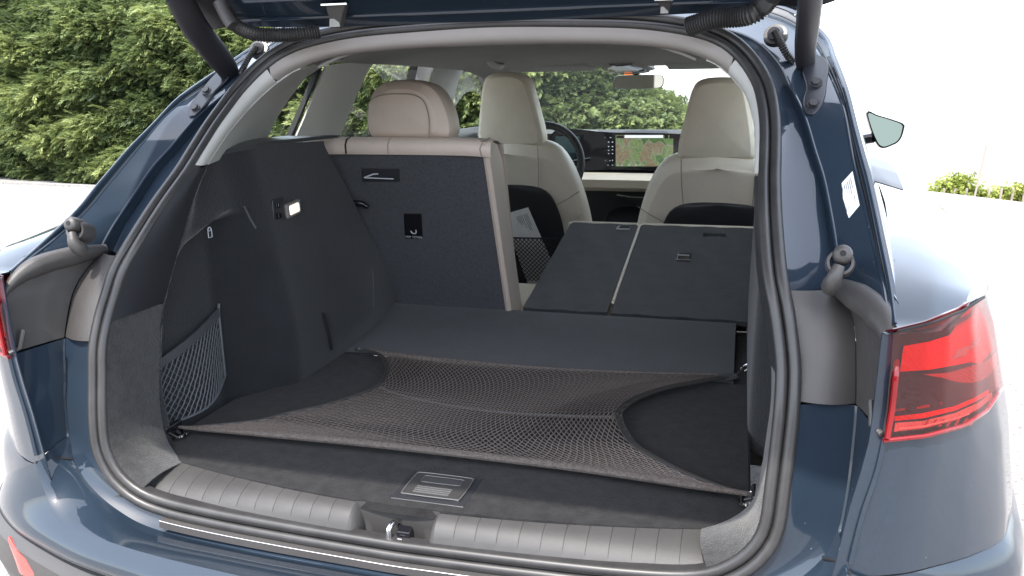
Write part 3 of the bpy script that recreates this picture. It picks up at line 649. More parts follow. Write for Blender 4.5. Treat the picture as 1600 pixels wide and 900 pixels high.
# ---- tail lamps
def lampF(p): return BODY(p)-.006
for s in (1, -1):
    m_ = np.array([s, 1, 1])
    def P_(top, bot, n=24, m=6, lift=(.004, -.004, 0), curve=False):
        return [[(np.array(q))*m_ for q in r] for r in patch(top, bot, BODY, n, m, lift, curve)]
    TL = [(1396, 516), (1450, 503), (1500, 483), (1531, 463)]; BLm = [(1375, 686), (1440, 679), (1500, 663), (1536, 640), (1560, 605)]
    O_ = [(1389, 518), (1450, 503), (1500, 483), (1530, 464), (1545, 500)]
    lamp = MB().grid(P_(O_, BLm, 40, 12, (-.003, .003, 0))).build('tail_lamp', REDD, CAR, solid=.003)
    def facets(top, bot, n, m, lift, nm, mt, amp=.0003, fx=1.0, curve=False):
        R_ = P_(top, bot, n, m, lift, curve); out = []
        for i, r in enumerate(R_): out.append([q+np.array([0, amp*(((i+j) % 2)-.5)*fx, 0]) for j, q in enumerate(r)])
        return MB().grid(out).build(nm, mt, lamp, smooth=False)
    facets([(1410, 540), (1450, 533), (1482, 523), (1500, 493), (1524, 472), (1541, 505)], [(1404, 580), (1450, 577), (1490, 570), (1515, 565), (1530, 568), (1549, 545)], 46, 12, (.0012, -.0012, 0), 'red_reflector', REDG)
    for k, (a0, a1) in enumerate((((1492, 545), (1512, 538)), ((1518, 530), (1530, 524)))):
        facets([a0, a1], [(a0[0]-8, a0[1]+15), (a1[0]-6, a1[1]+15)], 4, 4, (.0025, -.0025, 0), 'bulb_chrome', CHROME, .0005)
    facets([(1440, 584), (1480, 581), (1515, 571), (1540, 562), (1555, 548)], [(1470, 590), (1500, 597), (1528, 595), (1545, 584), (1557, 567)], 30, 5, (.0012, -.0012, 0), 'lower_reflector', AMBER, .0003, 1, True)
    MB().grid(P_([(1392, 640), (1440, 634), (1500, 622), (1532, 607), (1550, 596)], [(1392, 643), (1440, 638), (1500, 626), (1532, 611), (1550, 599)], 24, 2, (.0, .0, 0))).build('thin_red_bar', REDM, lamp, solid=.001)
    facets([(1396, 650), (1440, 645), (1490, 634), (1520, 621), (1543, 608)], [(1396, 657), (1440, 653), (1490, 641), (1520, 628), (1544, 615)], 60, 3, (.001, -.001, 0), 'red_bar', REDG, .0003)
    facets([(1397, 660), (1440, 657), (1490, 645), (1528, 628), (1548, 612)], [(1395, 674), (1440, 669), (1490, 657), (1528, 638), (1549, 622)], 70, 4, (.001, -.001, 0), 'clear_strip', CLEARW, .0005)
    for k in range(7):
        x0 = 1444+k*12; y0 = 657-.0017*(x0-1400)**1.55; facets([(x0, y0-2), (x0+5, y0-3.5)], [(x0-7, y0+10), (x0-2, y0+8.5)], 2, 2, (.0026, -.0026, 0), 'amber_fin', AMBER, 0)
    MB().grid(P_([(1400, 667), (1440, 663), (1490, 651), (1510, 644)], [(1400, 669.5), (1440, 665.5), (1490, 653), (1510, 645.5)], 20, 2, (.0026, -.0026, 0))).build('light_guide', mat('pale light guide %d' % s, (.75, .68, .62), .2), lamp, solid=.001)
    MB().grid(P_(O_, BLm, 40, 12, (.0042, -.0042, 0))).build('lens', LENSR, lamp)
    # red outer edge beside the black moulding
    MB().tube([np.array(p)*m_ for p in smooth([(.657, -.001, 1.068), (.655, -.024, 1.042), (.654, -.036, 1.024), (.654, -.036, .985), (.652, -.036, .948)], 24)], .0035, 8).build('lamp_edge', REDM, lamp)
    MB().tube([q*m_ for q in [p+np.array([.004, -.003, 0]) for p in patch(TL, TL, BODY, 16, 2)[0]]], .0018, 6).build('lamp_gap', DSEAM, lamp)
    MB().tube([q*m_ for q in [p+np.array([.003, -.003, 0]) for p in patch(BLm, BLm, BODY, 22, 2)[0]]], .003, 6).build('lamp_lower_edge', REDM, lamp)

# ================================================================== BOOT INTERIOR
def sstep(x, a, b): t = np.clip((x-a)/(b-a), 0, 1); return t*t*(3-2*t)
FZ = .728
_k2 = np.array(K2h)[::-1]
def K2y(z): return float(np.interp(z, _k2[:, 2], _k2[:, 1]))
def K2x(z): return float(np.interp(z, _k2[:, 2], _k2[:, 0])) if z > .77 else .518
# side wall felt: pocket bay behind the opening, then the wheel arch stepping in
def wall_x(y, z):
    bay = sstep(y, .150, .168)*(1-sstep(y, .37, .46))*(1-sstep(z, 1.055+.05*sstep(y, .18, .42), 1.078+.05*sstep(y, .18, .42)))
    arch = sstep(y, .40, .50)*(1-.75*sstep(z, .80, 1.16))
    x = .512+.050*bay-.066*arch*WS
    x += .02*sstep(z, 1.1, 1.235)
    x -= WS*.018*np.exp(-((y-.78)/.16)**2)*sstep(z, .72, .8)*(1-sstep(z, .9, 1.05))
    return x
def yend(z, s): return float(np.interp(z, [.74, .91, 1.046, 1.23], [1.07, .965, .905, .80])) if s < 0 else 1.16
for s in (1, -1):
    WS = 1 if s < 0 else .06
    ys = np.r_[.10, .13, .145, np.arange(.150, .17, .003), np.arange(.175, 1.16, .010)]; zs = np.r_[np.arange(.70, 1.04, .012), np.arange(1.04, 1.15, .004), np.arange(1.155, 1.242, .008)]
    def top_z(y): return float(np.interp(y, [.10, .25, .30, .34, .42, .52, .60, .84, 1.16], [1.14, 1.195, 1.212, 1.222, 1.234, 1.241, 1.243, 1.240, 1.236]))
    rows = []
    for u in np.linspace(0, 1, len(zs)):
        rr_ = []
        for y in ys:
            z = .70+(top_z(y)-.70)*u; y0 = K2y(z)+.002; w = sstep(y, y0, y0+.035); yn = yend(z, s); y_ = y if y < .6 else .6+(y-.6)/.56*(yn-.6); ye = max(y_, y0)
            rr_.append((s*float(wall_x(ye, z)*w+(K2x(z)+.001)*(1-w)), ye, z))
        rows.append(rr_)
    st = MB().grid(rows).build('side_trim', DARKTRIM, CAR, solid=.003)
    # flat ledge on top of the side trim, up to the glass
    rows = [[(s*float(wall_x(y, top_z(y))), y, top_z(y)) for y in ys if .325 < y < .86], [(s*(wall_x(y, top_z(y))+.006), y, top_z(y)+.006) for y in ys if .325 < y < .86], [(s*(.62+.05*(y-.2)), y, top_z(y)+.004) for y in ys if .325 < y < .86], [(s*(.70+.05*(y-.2)), y, top_z(y)-.02) for y in ys if .325 < y < .86]]
    MB().grid(rows).build('ledge', mat('ledge plastic %d' % s, (.05, .052, .056), .35), st, solid=.002)
    if s < 0:
        X = lambda q, d=0: np.array(q)+np.array([d, 0, 0])
        # folded tongue of felt and slots as seen on the left
        MB().grid([[(-wall_x(y, z)+dx, y, z) for (y, z) in ((.60, .86), (.612, .80), (.622, .765))] for dx in (.004, .012)]).build('felt_slot', DSEAM, st, solid=.002)
        for (y, z0, z1) in ((.44, .98, .99),): pass
        # tall joint mark
        MB().tube([(-wall_x(y, z)+.001, y, z) for y, z in ((.88, .90), (.865, .86), (.85, .81))], .0022, 6).build('felt_seam', mat('felt seam', (.07, .07, .075), .7), st)
        # recessed vertical grip and switch strip by the lamp
        MB().tube([(-wall_x(y, z)+.001, y, z) for y, z in ((.435, 1.128), (.447, 1.10), (.455, 1.078))], .0028, 6).build('grip_slot', mat('slot lip', (.06, .06, .066), .4), st)
        wx = lambda y, z: -float(wall_x(y, z))
        sw = MB().box((wx(.535, 1.105)+.001, .535, 1.105), (.006, .045, .05), rx=.0).build('switch_plate', DARKPL, st, bevel=.004)
        for z in (1.116, 1.094): MB().box((wx(.528, z)+.006, .528, z), (.006, .014, .012)).build('switch_button', GLOSSB, sw, bevel=.002)
        text('i', .012, frame((wx(.528, 1.117)+.0095, .528, 1.117), (0, 1, 0), (0, 0, 1)), 'switch_mark', PALEINK, sw); 
        # raised lock symbol
        MB().tube([(-.518, .33+.005*math.cos(a), 1.094+.006*math.sin(a)) for a in np.linspace(0, math.pi, 8)], .0012, 5).build('bag_symbol', PALEINK, st)
        MB().tube([(-.518, .325, 1.093), (-.518, .325, 1.080), (-.518, .336, 1.080), (-.518, .336, 1.093), (-.518, .325, 1.093)], .0010, 5).build('bag_symbol', PALEINK, st)
        # small lit boot lamp
        bl = MB().box((wx(.585, 1.1)+.003, .588, 1.100), (.014, .060, .034), rx=.1).build('boot_lamp', mat('lamp surround', (.16, .145, .13), .35), CAR, bevel=.006)
        MB().box((wx(.585, 1.1)+.010, .585, 1.101), (.008, .040, .022), rx=.1).build('lamp_lens', mat('lit lamp lens', (.9, .86, .8), .2, emis=(1, .86, .70), es=.22), bl, bevel=.004)
        # black hook beside the seat
        MB().tube([(-.500, .895, 1.072), (-.470, .90, 1.07), (-.455, .90, 1.062)], [.009, .008, .006], 10).build('bag_hook', GLOSSB, st)
        # side net pocket in the bay
        def bayp(u, v):              # u along the bay, v up: hangs in front of the wall
            y = .165+u*(.375-.165); ztop = .862+u*.052; zb = .748+.028*max(0, (u-.45)/.55)**1.5
            return np.array([-(wall_x(y, 0.9) - .012-.028*math.sin(math.pi*min(1, max(0, u)))*(1-v*.6)), y, zb+(ztop-zb)*v])
        nb = MB()
        for k in range(-9, 17):
            P = []
            for t in np.linspace(0, 1, 15):
                u = k/15+t*.55+.006*math.sin(t*40); 
                if 0 <= u <= 1: P.append(bayp(u, t))
            if len(P) > 2: nb.tube(P, .0013, 4, cap=False)
        pk = nb.build('pocket_net', NETD, CAR)
        nb = MB()
        for k in range(0, 26):
            P = []
            for t in np.linspace(0, 1, 15):
                u = k/15-t*.5
                if 0 <= u <= 1: P.append(bayp(u, t)+np.array([-.002, 0, 0]))
            if len(P) > 2: nb.tube(P, .0006, 4, cap=False)
        nb.build('cross_cord', NETD, pk)
        MB().grid([[bayp(u, 1)+np.array([0.001, 0, dz]) for u in np.linspace(0, 1, 20)] for dz in (-.008, .010)]).build('elastic_band', mat('pocket elastic', (.055, .055, .062), .8, bump=.6, bscale=500), pk, solid=.003)
        MB().tube([bayp(1, v) for v in np.linspace(0, 1, 8)]+[bayp(1, 1)+np.array([0, .004, .018])], .0028, 6).build('side_cord', NETD, pk)
        MB().tube([bayp(u, 0) for u in np.linspace(.1, 1, 12)], .0022, 6).build('lower_cord', NETD, pk)
# load floor: front board, then the flap rising to the folded backs
nx = 60
def floor_edge(y, s=-1): return float(np.interp(y, [.085, .125, .15, .37, .47, .80, 1.05], [.46, .50, .515, .515, .455, .452, .53] if s < 0 else [.46, .50, .515, .515, .515, .515, .53]))
rows = []
for y in np.r_[.088, .10, .14, np.linspace(.2, .70, 16)]:
    e = floor_edge(y)+.01; e2 = floor_edge(y, 1)-.004; rows.append([(x, y-(.088+.0-SY(x)-.003)*max(0, 1-(y-.088)/.20), FZ+.0008*math.sin(x*9)*math.sin(y*7)) for x in np.linspace(-e, e2, nx)])
rows.insert(0, [(x, SY(x)+.001, FZ-.012) for x in np.linspace(-.46, .46, nx)])
fl = MB().grid(rows).build('load_floor', CARPET, CAR, solid=.004)
flap = MB()
rows = []
for y, z in ((.704, .729), (.74, .7315), (.80, .737), (.90, .752), (.985, .770), (1.01, .773), (1.016, .768)):
    e = .50; rows.append([(x, y+.02*((x+.5)*.5)*(y > .9), z+.002) for x in np.linspace(-.50, .478, 50)])
flap.grid(rows).build('floor_flap', mat('flap felt', (.027, .0295, .032), .9, var=.16, vscale=16, bump=.8, bscale=420, sheen=.2, spec=.2), fl, solid=.004)
MB().grid([[(x, y, z) for x in (.455, .50, .545)] for y, z in ((.70, .725), (.90, .735), (1.04, .742))]).build('corner_filler', CARPET, fl, solid=.003)
MB().box((.505, 1.03, .752), (.05, .006, .005)).build('hinge_glint', STEEL, fl, bevel=.001)
# vertical cream block end beside the flap
# side gap line between floor and right trim
MB().tube([(.508, y, FZ+.001) for y in (.14, .4, .7)], .0018, 5).build('edge_gap', DSEAM, fl)
# inset floor handle
hy0, hy1, hx0, hx1 = .050+.036, .150+.020, -.030, .085
hd = MB().box((.026, .104, FZ+.0018), (.122, .096, .003)).build('floor_handle', DARKPL, fl, bevel=.0015)
MB().box((.026, .106, FZ+.0045), (.098, .074, .004)).build('flap_plate', mat('handle flap', (.036, .035, .035), .4, bump=.2, bscale=900), hd, bevel=.003)
ringp2 = lambda x0, x1, y0, y1, z, r=.008: smooth([(x0+r, y0, z), (x1-r, y0, z), (x1, y0+r, z), (x1, y1-r, z), (x1-r, y1, z), (x0+r, y1, z), (x0, y1-r, z), (x0, y0+r, z)], 48, close=True)[:-1]
MB().tube(ringp2(-.023, .075, .069, .143, FZ+.0062), .0008, 5, close=True).build('flap_rim', mat('handle rim', (.12, .12, .12), .35), hd)
MB().tube(ringp2(-.006, .060, .112, .133, FZ+.0068, .004), .0007, 5, close=True).build('finger_rim', mat('handle rim 2', (.10, .10, .10), .35), hd)
MB().box((.027, .1225, FZ+.0058), (.062, .017, .002)).build('finger_recess', mat('finger recess', (.045, .045, .046), .5), hd, bevel=.001)
for k in range(4): MB().box((.024, .078+k*.006, FZ+.0070), (.060, .0020, .0012)).build('grip_rib', mat('grip rib %d' % k, (.11, .11, .11), .4), hd)
# lashing rings in the corners
LR = [(-.452, .745, .724), (.512, .80, .735), (-.515, .165, .742), (.512, .165, .742)]
for (x, y, z) in LR:
    sg = 1 if x < 0 else -1
    b = MB().box((x-sg*.004, y, z+.004), (.012, .045, .030)).build('lashing_eye', GLOSSB, CAR, bevel=.004)
    MB().tube(smooth([(x, y-.016, z+.006), (x+sg*.014, y-.014, z-.002), (x+sg*.018, y, z-.004), (x+sg*.014, y+.014, z-.002), (x, y+.016, z+.006)], 16), .0032, 8).build('ring', CHROME, b)

# ================================================================== FLOOR NET (a thing of its own, hooked to the rings)
netroot = empty('cargo_net', (0, .45, FZ+.01)); tag(netroot, 'stretchy black cargo net spread over the boot floor and hooked at its corners', 'cargo net')
NZ = .748
def nz(px, py):
    P = at(px, py, 2, NZ); return P
Lb = [nz(*q) for q in [(268, 668), (310, 666), (400, 657), (440, 647), (500, 634), (560, 616), (588, 603), (600, 588), (603, 575), (598, 562), (585, 551), (560, 545)]]
Rb = [nz(*q) for q in [(1184, 776), (1120, 757), (1060, 732), (1005, 702), (985, 682), (972, 655), (975, 641), (1000, 623), (1050, 606), (1125, 592), (1150, 586)]]
Ls_ = smooth(Lb, 80); Rs_ = smooth(Rb, 80)
Fr = smooth([nz(*q) for q in [(268, 671), (400, 681), (594, 699), (850, 728), (983, 746), (1184, 777)]], 140)
Fa = smooth([nz(*q) for q in [(575, 544), (640, 553), (700, 561), (850, 576), (1000, 584), (1130, 588)]], 140)
def netp(u, v):              # Coons patch with a slight sag
    L_ = Ls_[0]*0+np.array([np.interp(v, np.linspace(0, 1, 80), Ls_[:, k]) for k in range(3)]); R_ = np.array([np.interp(v, np.linspace(0, 1, 80), Rs_[:, k]) for k in range(3)])
    f_ = np.array([np.interp(u, np.linspace(0, 1, 140), Fr[:, k]) for k in range(3)]); b_ = np.array([np.interp(u, np.linspace(0, 1, 140), Fa[:, k]) for k in range(3)])
    c = Fr[0]*(1-u)*(1-v)+Fr[-1]*u*(1-v)+Fa[0]*(1-u)*v+Fa[-1]*u*v
    P = L_*(1-u)+R_*u+f_*(1-v)+b_*v-c; P[2] = NZ-.010*math.sin(math.pi*u)*math.sin(math.pi*v)+.0; return P
GU, GV = 141, 61
NG = np.array([[netp(u, v) for u in np.linspace(0, 1, GU)] for v in np.linspace(0, 1, GV)])
def netq(u, v):
    a = u*(GU-1); b = v*(GV-1); i = min(int(a), GU-2); j = min(int(b), GV-2); a -= i; b -= j
    return NG[j, i]*(1-a)*(1-b)+NG[j, i+1]*a*(1-b)+NG[j+1, i]*(1-a)*b+NG[j+1, i+1]*a*b
na = MB()
NU, sl_ = 64, .36
for sg in (1, -1):
    for k in range(-int(NU*sl_)-1, NU+int(NU*sl_)+1):
        P = []
        for t in np.linspace(.02, 1, 46):
            u = k/NU+sg*sl_*(t-.5)+sg*.18*0; w = .0035*math.sin(t*46*math.pi/1.0)
            u = u+sg*sl_*.5
            if sg < 0: u = u
            if 0 <= u+w <= 1: P.append(netq(u+w, t)+np.array([0, 0, .0008*sg]))
            elif len(P) > 1: na.tube(P, .00105, 3, cap=False); P = []
            else: P = []
        if len(P) > 1: na.tube(P, .00105, 3, cap=False)
mesh_o = na.build('net_mesh', NET, netroot, smooth=False); mesh_o.location = -netroot.location; tag(mesh_o, kind='stuff')
def netpart(nm, P, r, m, n=8, flat=1):
    o = MB().tube([np.array(p)-np.array(netroot.location) for p in P], r, n, flat=flat).build(nm, m, netroot); return o
HEM = mat('knitted hem', (.095, .080, .071), .85, bump=1, bscale=500, var=.35, vscale=220)
netpart('front_hem', [netq(u, .0)+np.array([0, .002, .001]) for u in np.linspace(0, 1, 80)], list(np.interp(np.linspace(0, 1, 80), [0, .06, .2, .9, 1], [.002, .005, .0065, .0065, .0035])), HEM)
# knitted ribs close to the hem
hb = MB()
for u in np.linspace(.01, .99, 250):
    P = [netq(u, v)+np.array([0, 0, .0015]) for v in np.linspace(0, .075, 4)]; hb.tube(P, .0011, 3, cap=False)
o = hb.build('hem_ribs', NET, netroot, smooth=False); o.location = -netroot.location; tag(o, kind='stuff')
netpart('far_hem', [netq(u, 1) for u in np.linspace(0, 1, 60)], .0035, HEM)
for nm, q, d in (('left_cord', Ls_, 1), ('right_cord', Rs_, -1)):
    for k in range(3 if d < 0 else 2): netpart(nm, [p+np.array([d*.006*k-.0, 0, .001*k]) for p in q], .0022, mat('net border cord %s%d' % (nm, k), (.035, .033, .032), .7))
netpart('middle_seam', smooth([netq(0, .60)]+[netq(u, .50+.08*(1-u)**2) for u in np.linspace(.1, .9, 12)]+[netq(1, .5)], 50), .0032, mat('middle band', (.060, .056, .053), .85, bump=1, bscale=500), flat=.4)
for (a, b) in ((netq(0, 1), LR[0]), (netq(1, 1), LR[1]), (netq(0, 0), LR[2]), (netq(1, 0), LR[3])):
    a = np.array(a); b = np.array(b)+np.array([(.012 if b[0] < 0 else -.012), 0, 0]); netpart('corner_hook', [a+(b-a)*-.1, a+(b-a)*.5, b], [.004, .003, .002], DARKPL, flat=.6)
tb = netpart('webbing_tab', [nz(1118, 590), nz(1135, 589), nz(1152, 587)], [.007, .009, .006], mat('webbing', (.045, .05, .05), .8), flat=.35)

# ================================================================== REAR SEATS
FELT = mat('seat back felt', (.055, .058, .064), .92, var=.18, vscale=160, bump=.45, bscale=900, sheen=.2, spec=.2)
FELT2 = mat('folded seat back felt', (.021, .0235, .025), .9, var=.3, vscale=22, bump=.9, bscale=400, sheen=.2, spec=.25)
def lean(v):     # rear face of the upright left back: v=0 foot, 1 top
    return np.array([0, 1.02-.15*v, .762+.46*v])
# left upright: felt board, leather rim
sb = MB(); rows = []
xa0, xa1, xb0, xb1 = -.60, -.130, -.54, -.118      # top left/right, bottom left/right
def sbx(u, v): return (xb0+(xa0-xb0)*v)*(1-u)+(xb1+(xa1-xb1)*v)*u
for v in np.linspace(-.02, .955, 16): rows.append([(sbx(u, v), lean(v)[1]-.004*math.sin(math.pi*u), lean(v)[2]) for u in np.linspace(0, 1, 16)])
seatL = sb.grid(rows).build('rear_seat_back', FELT, CAR, solid=.004); seatL['label'] = 'upright left section of the rear seat back with its headrest'
# leather shell: top roll and inner side bolster
def shell_profile(u):
    return None
top = []
for k, (dy, dz) in enumerate(((-.004, -.022), (-.010, -.012), (-.010, .002), (-.002, .012), (.02, .018), (.05, .016), (.085, .006), (.10, -.02))):
    P = lean(1.0); top.append([(x, P[1]+dy+.0, P[2]+dz-.004*abs((x+.36)/.24)**6) for x in np.linspace(-.612, -.108, 40)])
sh_ = MB().grid(top); lt = sh_.build('leather_top', BEIGE, seatL, solid=.003)
side = []
for v in np.linspace(0, 1.02, 18):
    P = lean(v); dep = .105+.03*math.sin(math.pi*v)*0; x0 = sbx(1, v)
    t_ = max(0, (v-.9)/.12); 
    row = [(x0-.001, P[1]-.003, P[2]), (x0+.006, P[1]-.010, P[2]-0*t_), (x0+.013, P[1]-.004, P[2]), (x0+.016, P[1]+.02, P[2]), (x0+.018, P[1]+dep*.55, P[2]-.010*t_), (x0+.015, P[1]+dep*.85, P[2]-.03*t_), (x0-.02, P[1]+dep, P[2]-.05*t_)]
    side.append(row)
side.append([(x0-.012+.004*k, P[1]-.002+.016*k, P[2]+.006-.004*k*k*.3) for k in range(7)])
MB().grid(side).build('leather_side', BEIGE, seatL, solid=.003)
# front cushion face of the upright back
fr = [[(x, lean(v)[1]+.10+.012*math.sin(math.pi*(x+.36)/.5), lean(v)[2]) for x in np.linspace(-.60, -.112, 14)] for v in np.linspace(-.05, 1.0, 12)]
MB().grid(fr).build('front_cushion', BEIGE, seatL)
# seams and joints on the top roll
P = lean(1.0)
for x in (-.487, -.372): MB().tube([(x, P[1]-.0115, P[2]-.021), (x, P[1]-.013, P[2]), (x, P[1]-.004, P[2]+.0135), (x, P[1]+.03, P[2]+.0195)], .0015 if x > -.4 else .0024, 6).build('seam', SEAM if x > -.4 else DSEAM, seatL)
MB().tube([(-.130, P[1]-.012, P[2]-.026), (-.134, P[1]-.0135, P[2]-.006), (-.128, P[1]-.008, P[2]+.010), (-.118, P[1]+.02, P[2]+.018)], .0016, 6).build('seam', SEAM, seatL)
MB().box((-.545, P[1]+.02, P[2]+.020), (.05, .02, .006)).build('release_catch', DARKPL, seatL, bevel=.002)
def seat_pt(x, v, d=.0): P = lean(v); return (x, P[1]-d, P[2])
nrm_ = np.array([0, -.46, -.15]); nrm_ /= np.linalg.norm(nrm_); upv = (0, -.15, .46)
# latch recess and tether flap
def rec(px0, px1, py0, py1, nm, mt, d=.006):
    def F(p): return (p[1]-1.02)+(p[2]-.762)*.15/.46
    q = [meet(x, y, F) for x, y in ((px0, py0), (px1, py0), (px1+ (py1-py0)*.05, py1), (px0+(py1-py0)*.05, py1))]
    return MB().prism([p+nrm_*.001 for p in q], nrm_*d).build(nm, mt, seatL, bevel=.003), q
r_, q = rec(566, 626, 261, 283, 'latch_recess', DARKPL)
c = (q[0]+q[2])/2+nrm_*.009
MB().tube([c+np.array([-.045, 0, -.006]), c+np.array([-.02, 0, .003]), c+np.array([-.006, 0, .004])], .002, 6).build('latch_lever', PALEINK, r_)
MB().tube([c+np.array([-.045, 0, -.0065]), c+np.array([.035, 0, -.008])], .0016, 6).build('latch_bar', PALEINK, r_)
r_, q = rec(632, 660, 332, 371, 'tether_flap', GLOSSB, .008)
c = (q[0]*.5+q[1]*.5)*.28+(q[2]*.5+q[3]*.5)*.72+nrm_*.0102
text('TOP TETHER', .0085, frame(c-np.array(upv)*.030, (1, 0, 0), upv), 'tether_lettering', PALEINK, r_)
MB().tube([c+np.array([-.014, 0, .032]), c+np.array([.014, 0, .032])], .0008, 5).build('flap_line', PALEINK, r_)
MB().tube(smooth([c+np.array([-.006, 0, .004]), c+np.array([-.002, 0, -.002]), c+np.array([.008, 0, -.002]), c+np.array([.008, 0, .012]), c+np.array([.003, 0, .016])], 14), .0014, 5).build('child_seat_symbol', PALEINK, r_)
MB().disc(c+np.array([.001, -.001, .012]), nrm_, .0028, .001, 10).build('child_seat_symbol', PALEINK, r_)

# headrest of the rear seat
def superblock(cx, cy, cz, prof_, ny=9, depth=.05, lean_=0, n=48, puff=.35):
    # prof_: outline (x,z) closed polygon; rounded pillow through the depth
    P = smooth([(x, 0, z) for x, z in prof_], n, close=True)[:-1]; c0 = P.mean(axis=0); rows = []
    for k in range(ny):
        t = -1+2*k/(ny-1); sc = (1-abs(t)**3.2)**(1/2.4) if abs(t) < 1 else 0
        sc = 1-puff+puff*sc
        rows.append([(cx+c0[0]+(p[0]-c0[0])*sc, cy+t*depth+lean_*(p[2]-c0[2]), cz+c0[2]+(p[2]-c0[2])*sc) for p in P])
    m_ = MB(); m_.grid(rows, close=True)
    for row, tt in ((rows[0], -1), (rows[-1], 1)):       # domed faces
        rr = [row]
        for q in (.8, .55, .3, .02): rr.append([((a[0]-cx-c0[0])*q+cx+c0[0], (a[1]-cy-tt*depth)*q+cy+tt*depth*(1+.16*(1-q*q)), (a[2]-cz-c0[2])*q+cz+c0[2]) for a in row])
        m_.grid(rr, close=True)
    return m_, P, c0
cx, cy = -.333, .93
prof_ = [(-.112, 0.004), (-.085, -.004), (0, -.006), (.095, -.004), (.118, .006), (.120, .045), (.106, .095), (.080, .132), (.040, .148), (-.005, .152), (-.050, .148), (-.088, .128), (-.108, .090), (-.118, .040)]
prof_ = [(x*.95, z*.93-.002) for x, z in prof_]
hm, HP, hc0 = superblock(cx, cy, 1.240, prof_, depth=.052, lean_=-.12, n=60, puff=.28)
hr = hm.build('headrest', BEIGE, seatL)
def hseam(pts, y): return [(cx+x*.95, cy+y-.12*(z-.07), 1.238+z*.93) for x, z in pts]
MB().tube(smooth(hseam([(-.103, .012), (-.101, .060), (-.088, .098), (-.060, .112), (-.01, .116), (.035, .112), (.060, .095), (.070, .055), (.066, .002)], -.0605), 50), .0013, 6).build('headrest_seam', SEAM, hr)
for dx in (-.055, .050): MB().tube([(cx+dx, cy+.0, 1.215), (cx+dx, cy, 1.26)], .006, 10).build('headrest_post', CHROME, hr)
MB().box((cx+.03, cy-.01, 1.2385), (.03, .03, .010)).build('post_collar', GLOSSB, hr, bevel=.003)

# folded sections: boards sloping up towards the front seats
def fold(x0, x1, name, lab, side=True):
    def bp(x, t, d=0): return np.array([x, 1.035+t*.645, .779+t*.130+d])
    nr = np.array([0, -.2, .98])
    rows = [[bp(x, t, .0012*math.sin(x*60+t*17)) for x in np.linspace(x0, x1, 20)] for t in np.linspace(0, 1, 22)]
    o = MB().grid([[bp(x, 0, -.012) for x in np.linspace(x0, x1, 20)]]+rows+[[bp(x, 1.0, -.010) for x in np.linspace(x0, x1, 20)]]).build(name, FELT2, CAR, solid=.003); o['label'] = lab
    rim = MB()
    path = [bp(x0-.004, .10, -.001), bp(x0-.004, .4, .001), bp(x0-.004, .985, .001), bp(x0+.004, 1.008, .001), bp(x1-.004, 1.008, .001), bp(x1, .985, -.002)]
    if not side: path = path[2:]
    rim.tube(resample(path, 60), .0042, 8).build('leather_edge', CREAM, o)
    body = MB().grid([[bp(x0+.004, t, -.012) for t in np.linspace(0, 1, 10)], [bp(x0-.002, t, -.03) for t in np.linspace(0, 1, 10)], [bp(x0, t, -.11) for t in np.linspace(0, 1, 10)], [bp(x1, t, -.11) for t in np.linspace(0, 1, 10)], [bp(x1, t, -.012) for t in np.linspace(0, 1, 10)]])
    body.grid([[bp(x, 1.008, d) for x in (x0, (x0+x1)/2, x1)] for d in (-.012, -.11)]).build('cushion', CREAM, o)
    return o, bp
fc, bp = fold(-.078, .150, 'rear_seat_back', 'folded narrow middle section of the rear seat back', False)
MB().grid([[bp(.095, .955, .006), bp(.128, .955, .006)], [bp(.092, .92, .006), bp(.125, .92, .006)]]).build('release_recess', DSEAM, fc, solid=.001)
MB().tube(resample([bp(.128, .955, .004), bp(.090, .957, .004), bp(.085, .918, .004), bp(.128, .92, .004)], 20), .0026, 6).build('release_frame', PALEINK, fc)
fr_, bp = fold(.160, .60, 'rear_seat_back', 'folded wide right section of the rear seat back')
tf = MB().prism([bp(.300, .640, .002), bp(.338, .640, .002), bp(.338, .545, .002), bp(.300, .545, .002)], (0, 0, .004)).build('tether_flap', GLOSSB, fr_, bevel=.002)
MB().tube([bp(.303, .60, .008), bp(.335, .60, .008)], .0014, 5).build('flap_line', PALEINK, tf)
text('TOP TETHER', .0085, frame(bp(.319, .552, .0068), (1, 0, 0), (0, .98, .2)), 'tether_lettering', PALEINK, tf)
MB().box(bp(.40, .89, .0015), (.07, .028, .002), rx=.2).build('latch_recess', DSEAM, fr_, bevel=.001)
# sliver of cream seat cushion between the sections
MB().box((-.115, 1.33, .66), (.11, .50, .10)).build('seat_cushion', CREAM, CAR, bevel=.03)
MB().box((-.36, 1.33, .66), (.44, .50, .12)).build('seat_cushion', CREAM, CAR, bevel=.03)
MB().box((0, .9, .50), (1.05, 1.9, .04)).build('floor_pan', DARKPL, CAR)
MB().box((0, 2.3, .38), (1.5, 2.4, .04)).build('cabin_floor', CARPET, CAR)

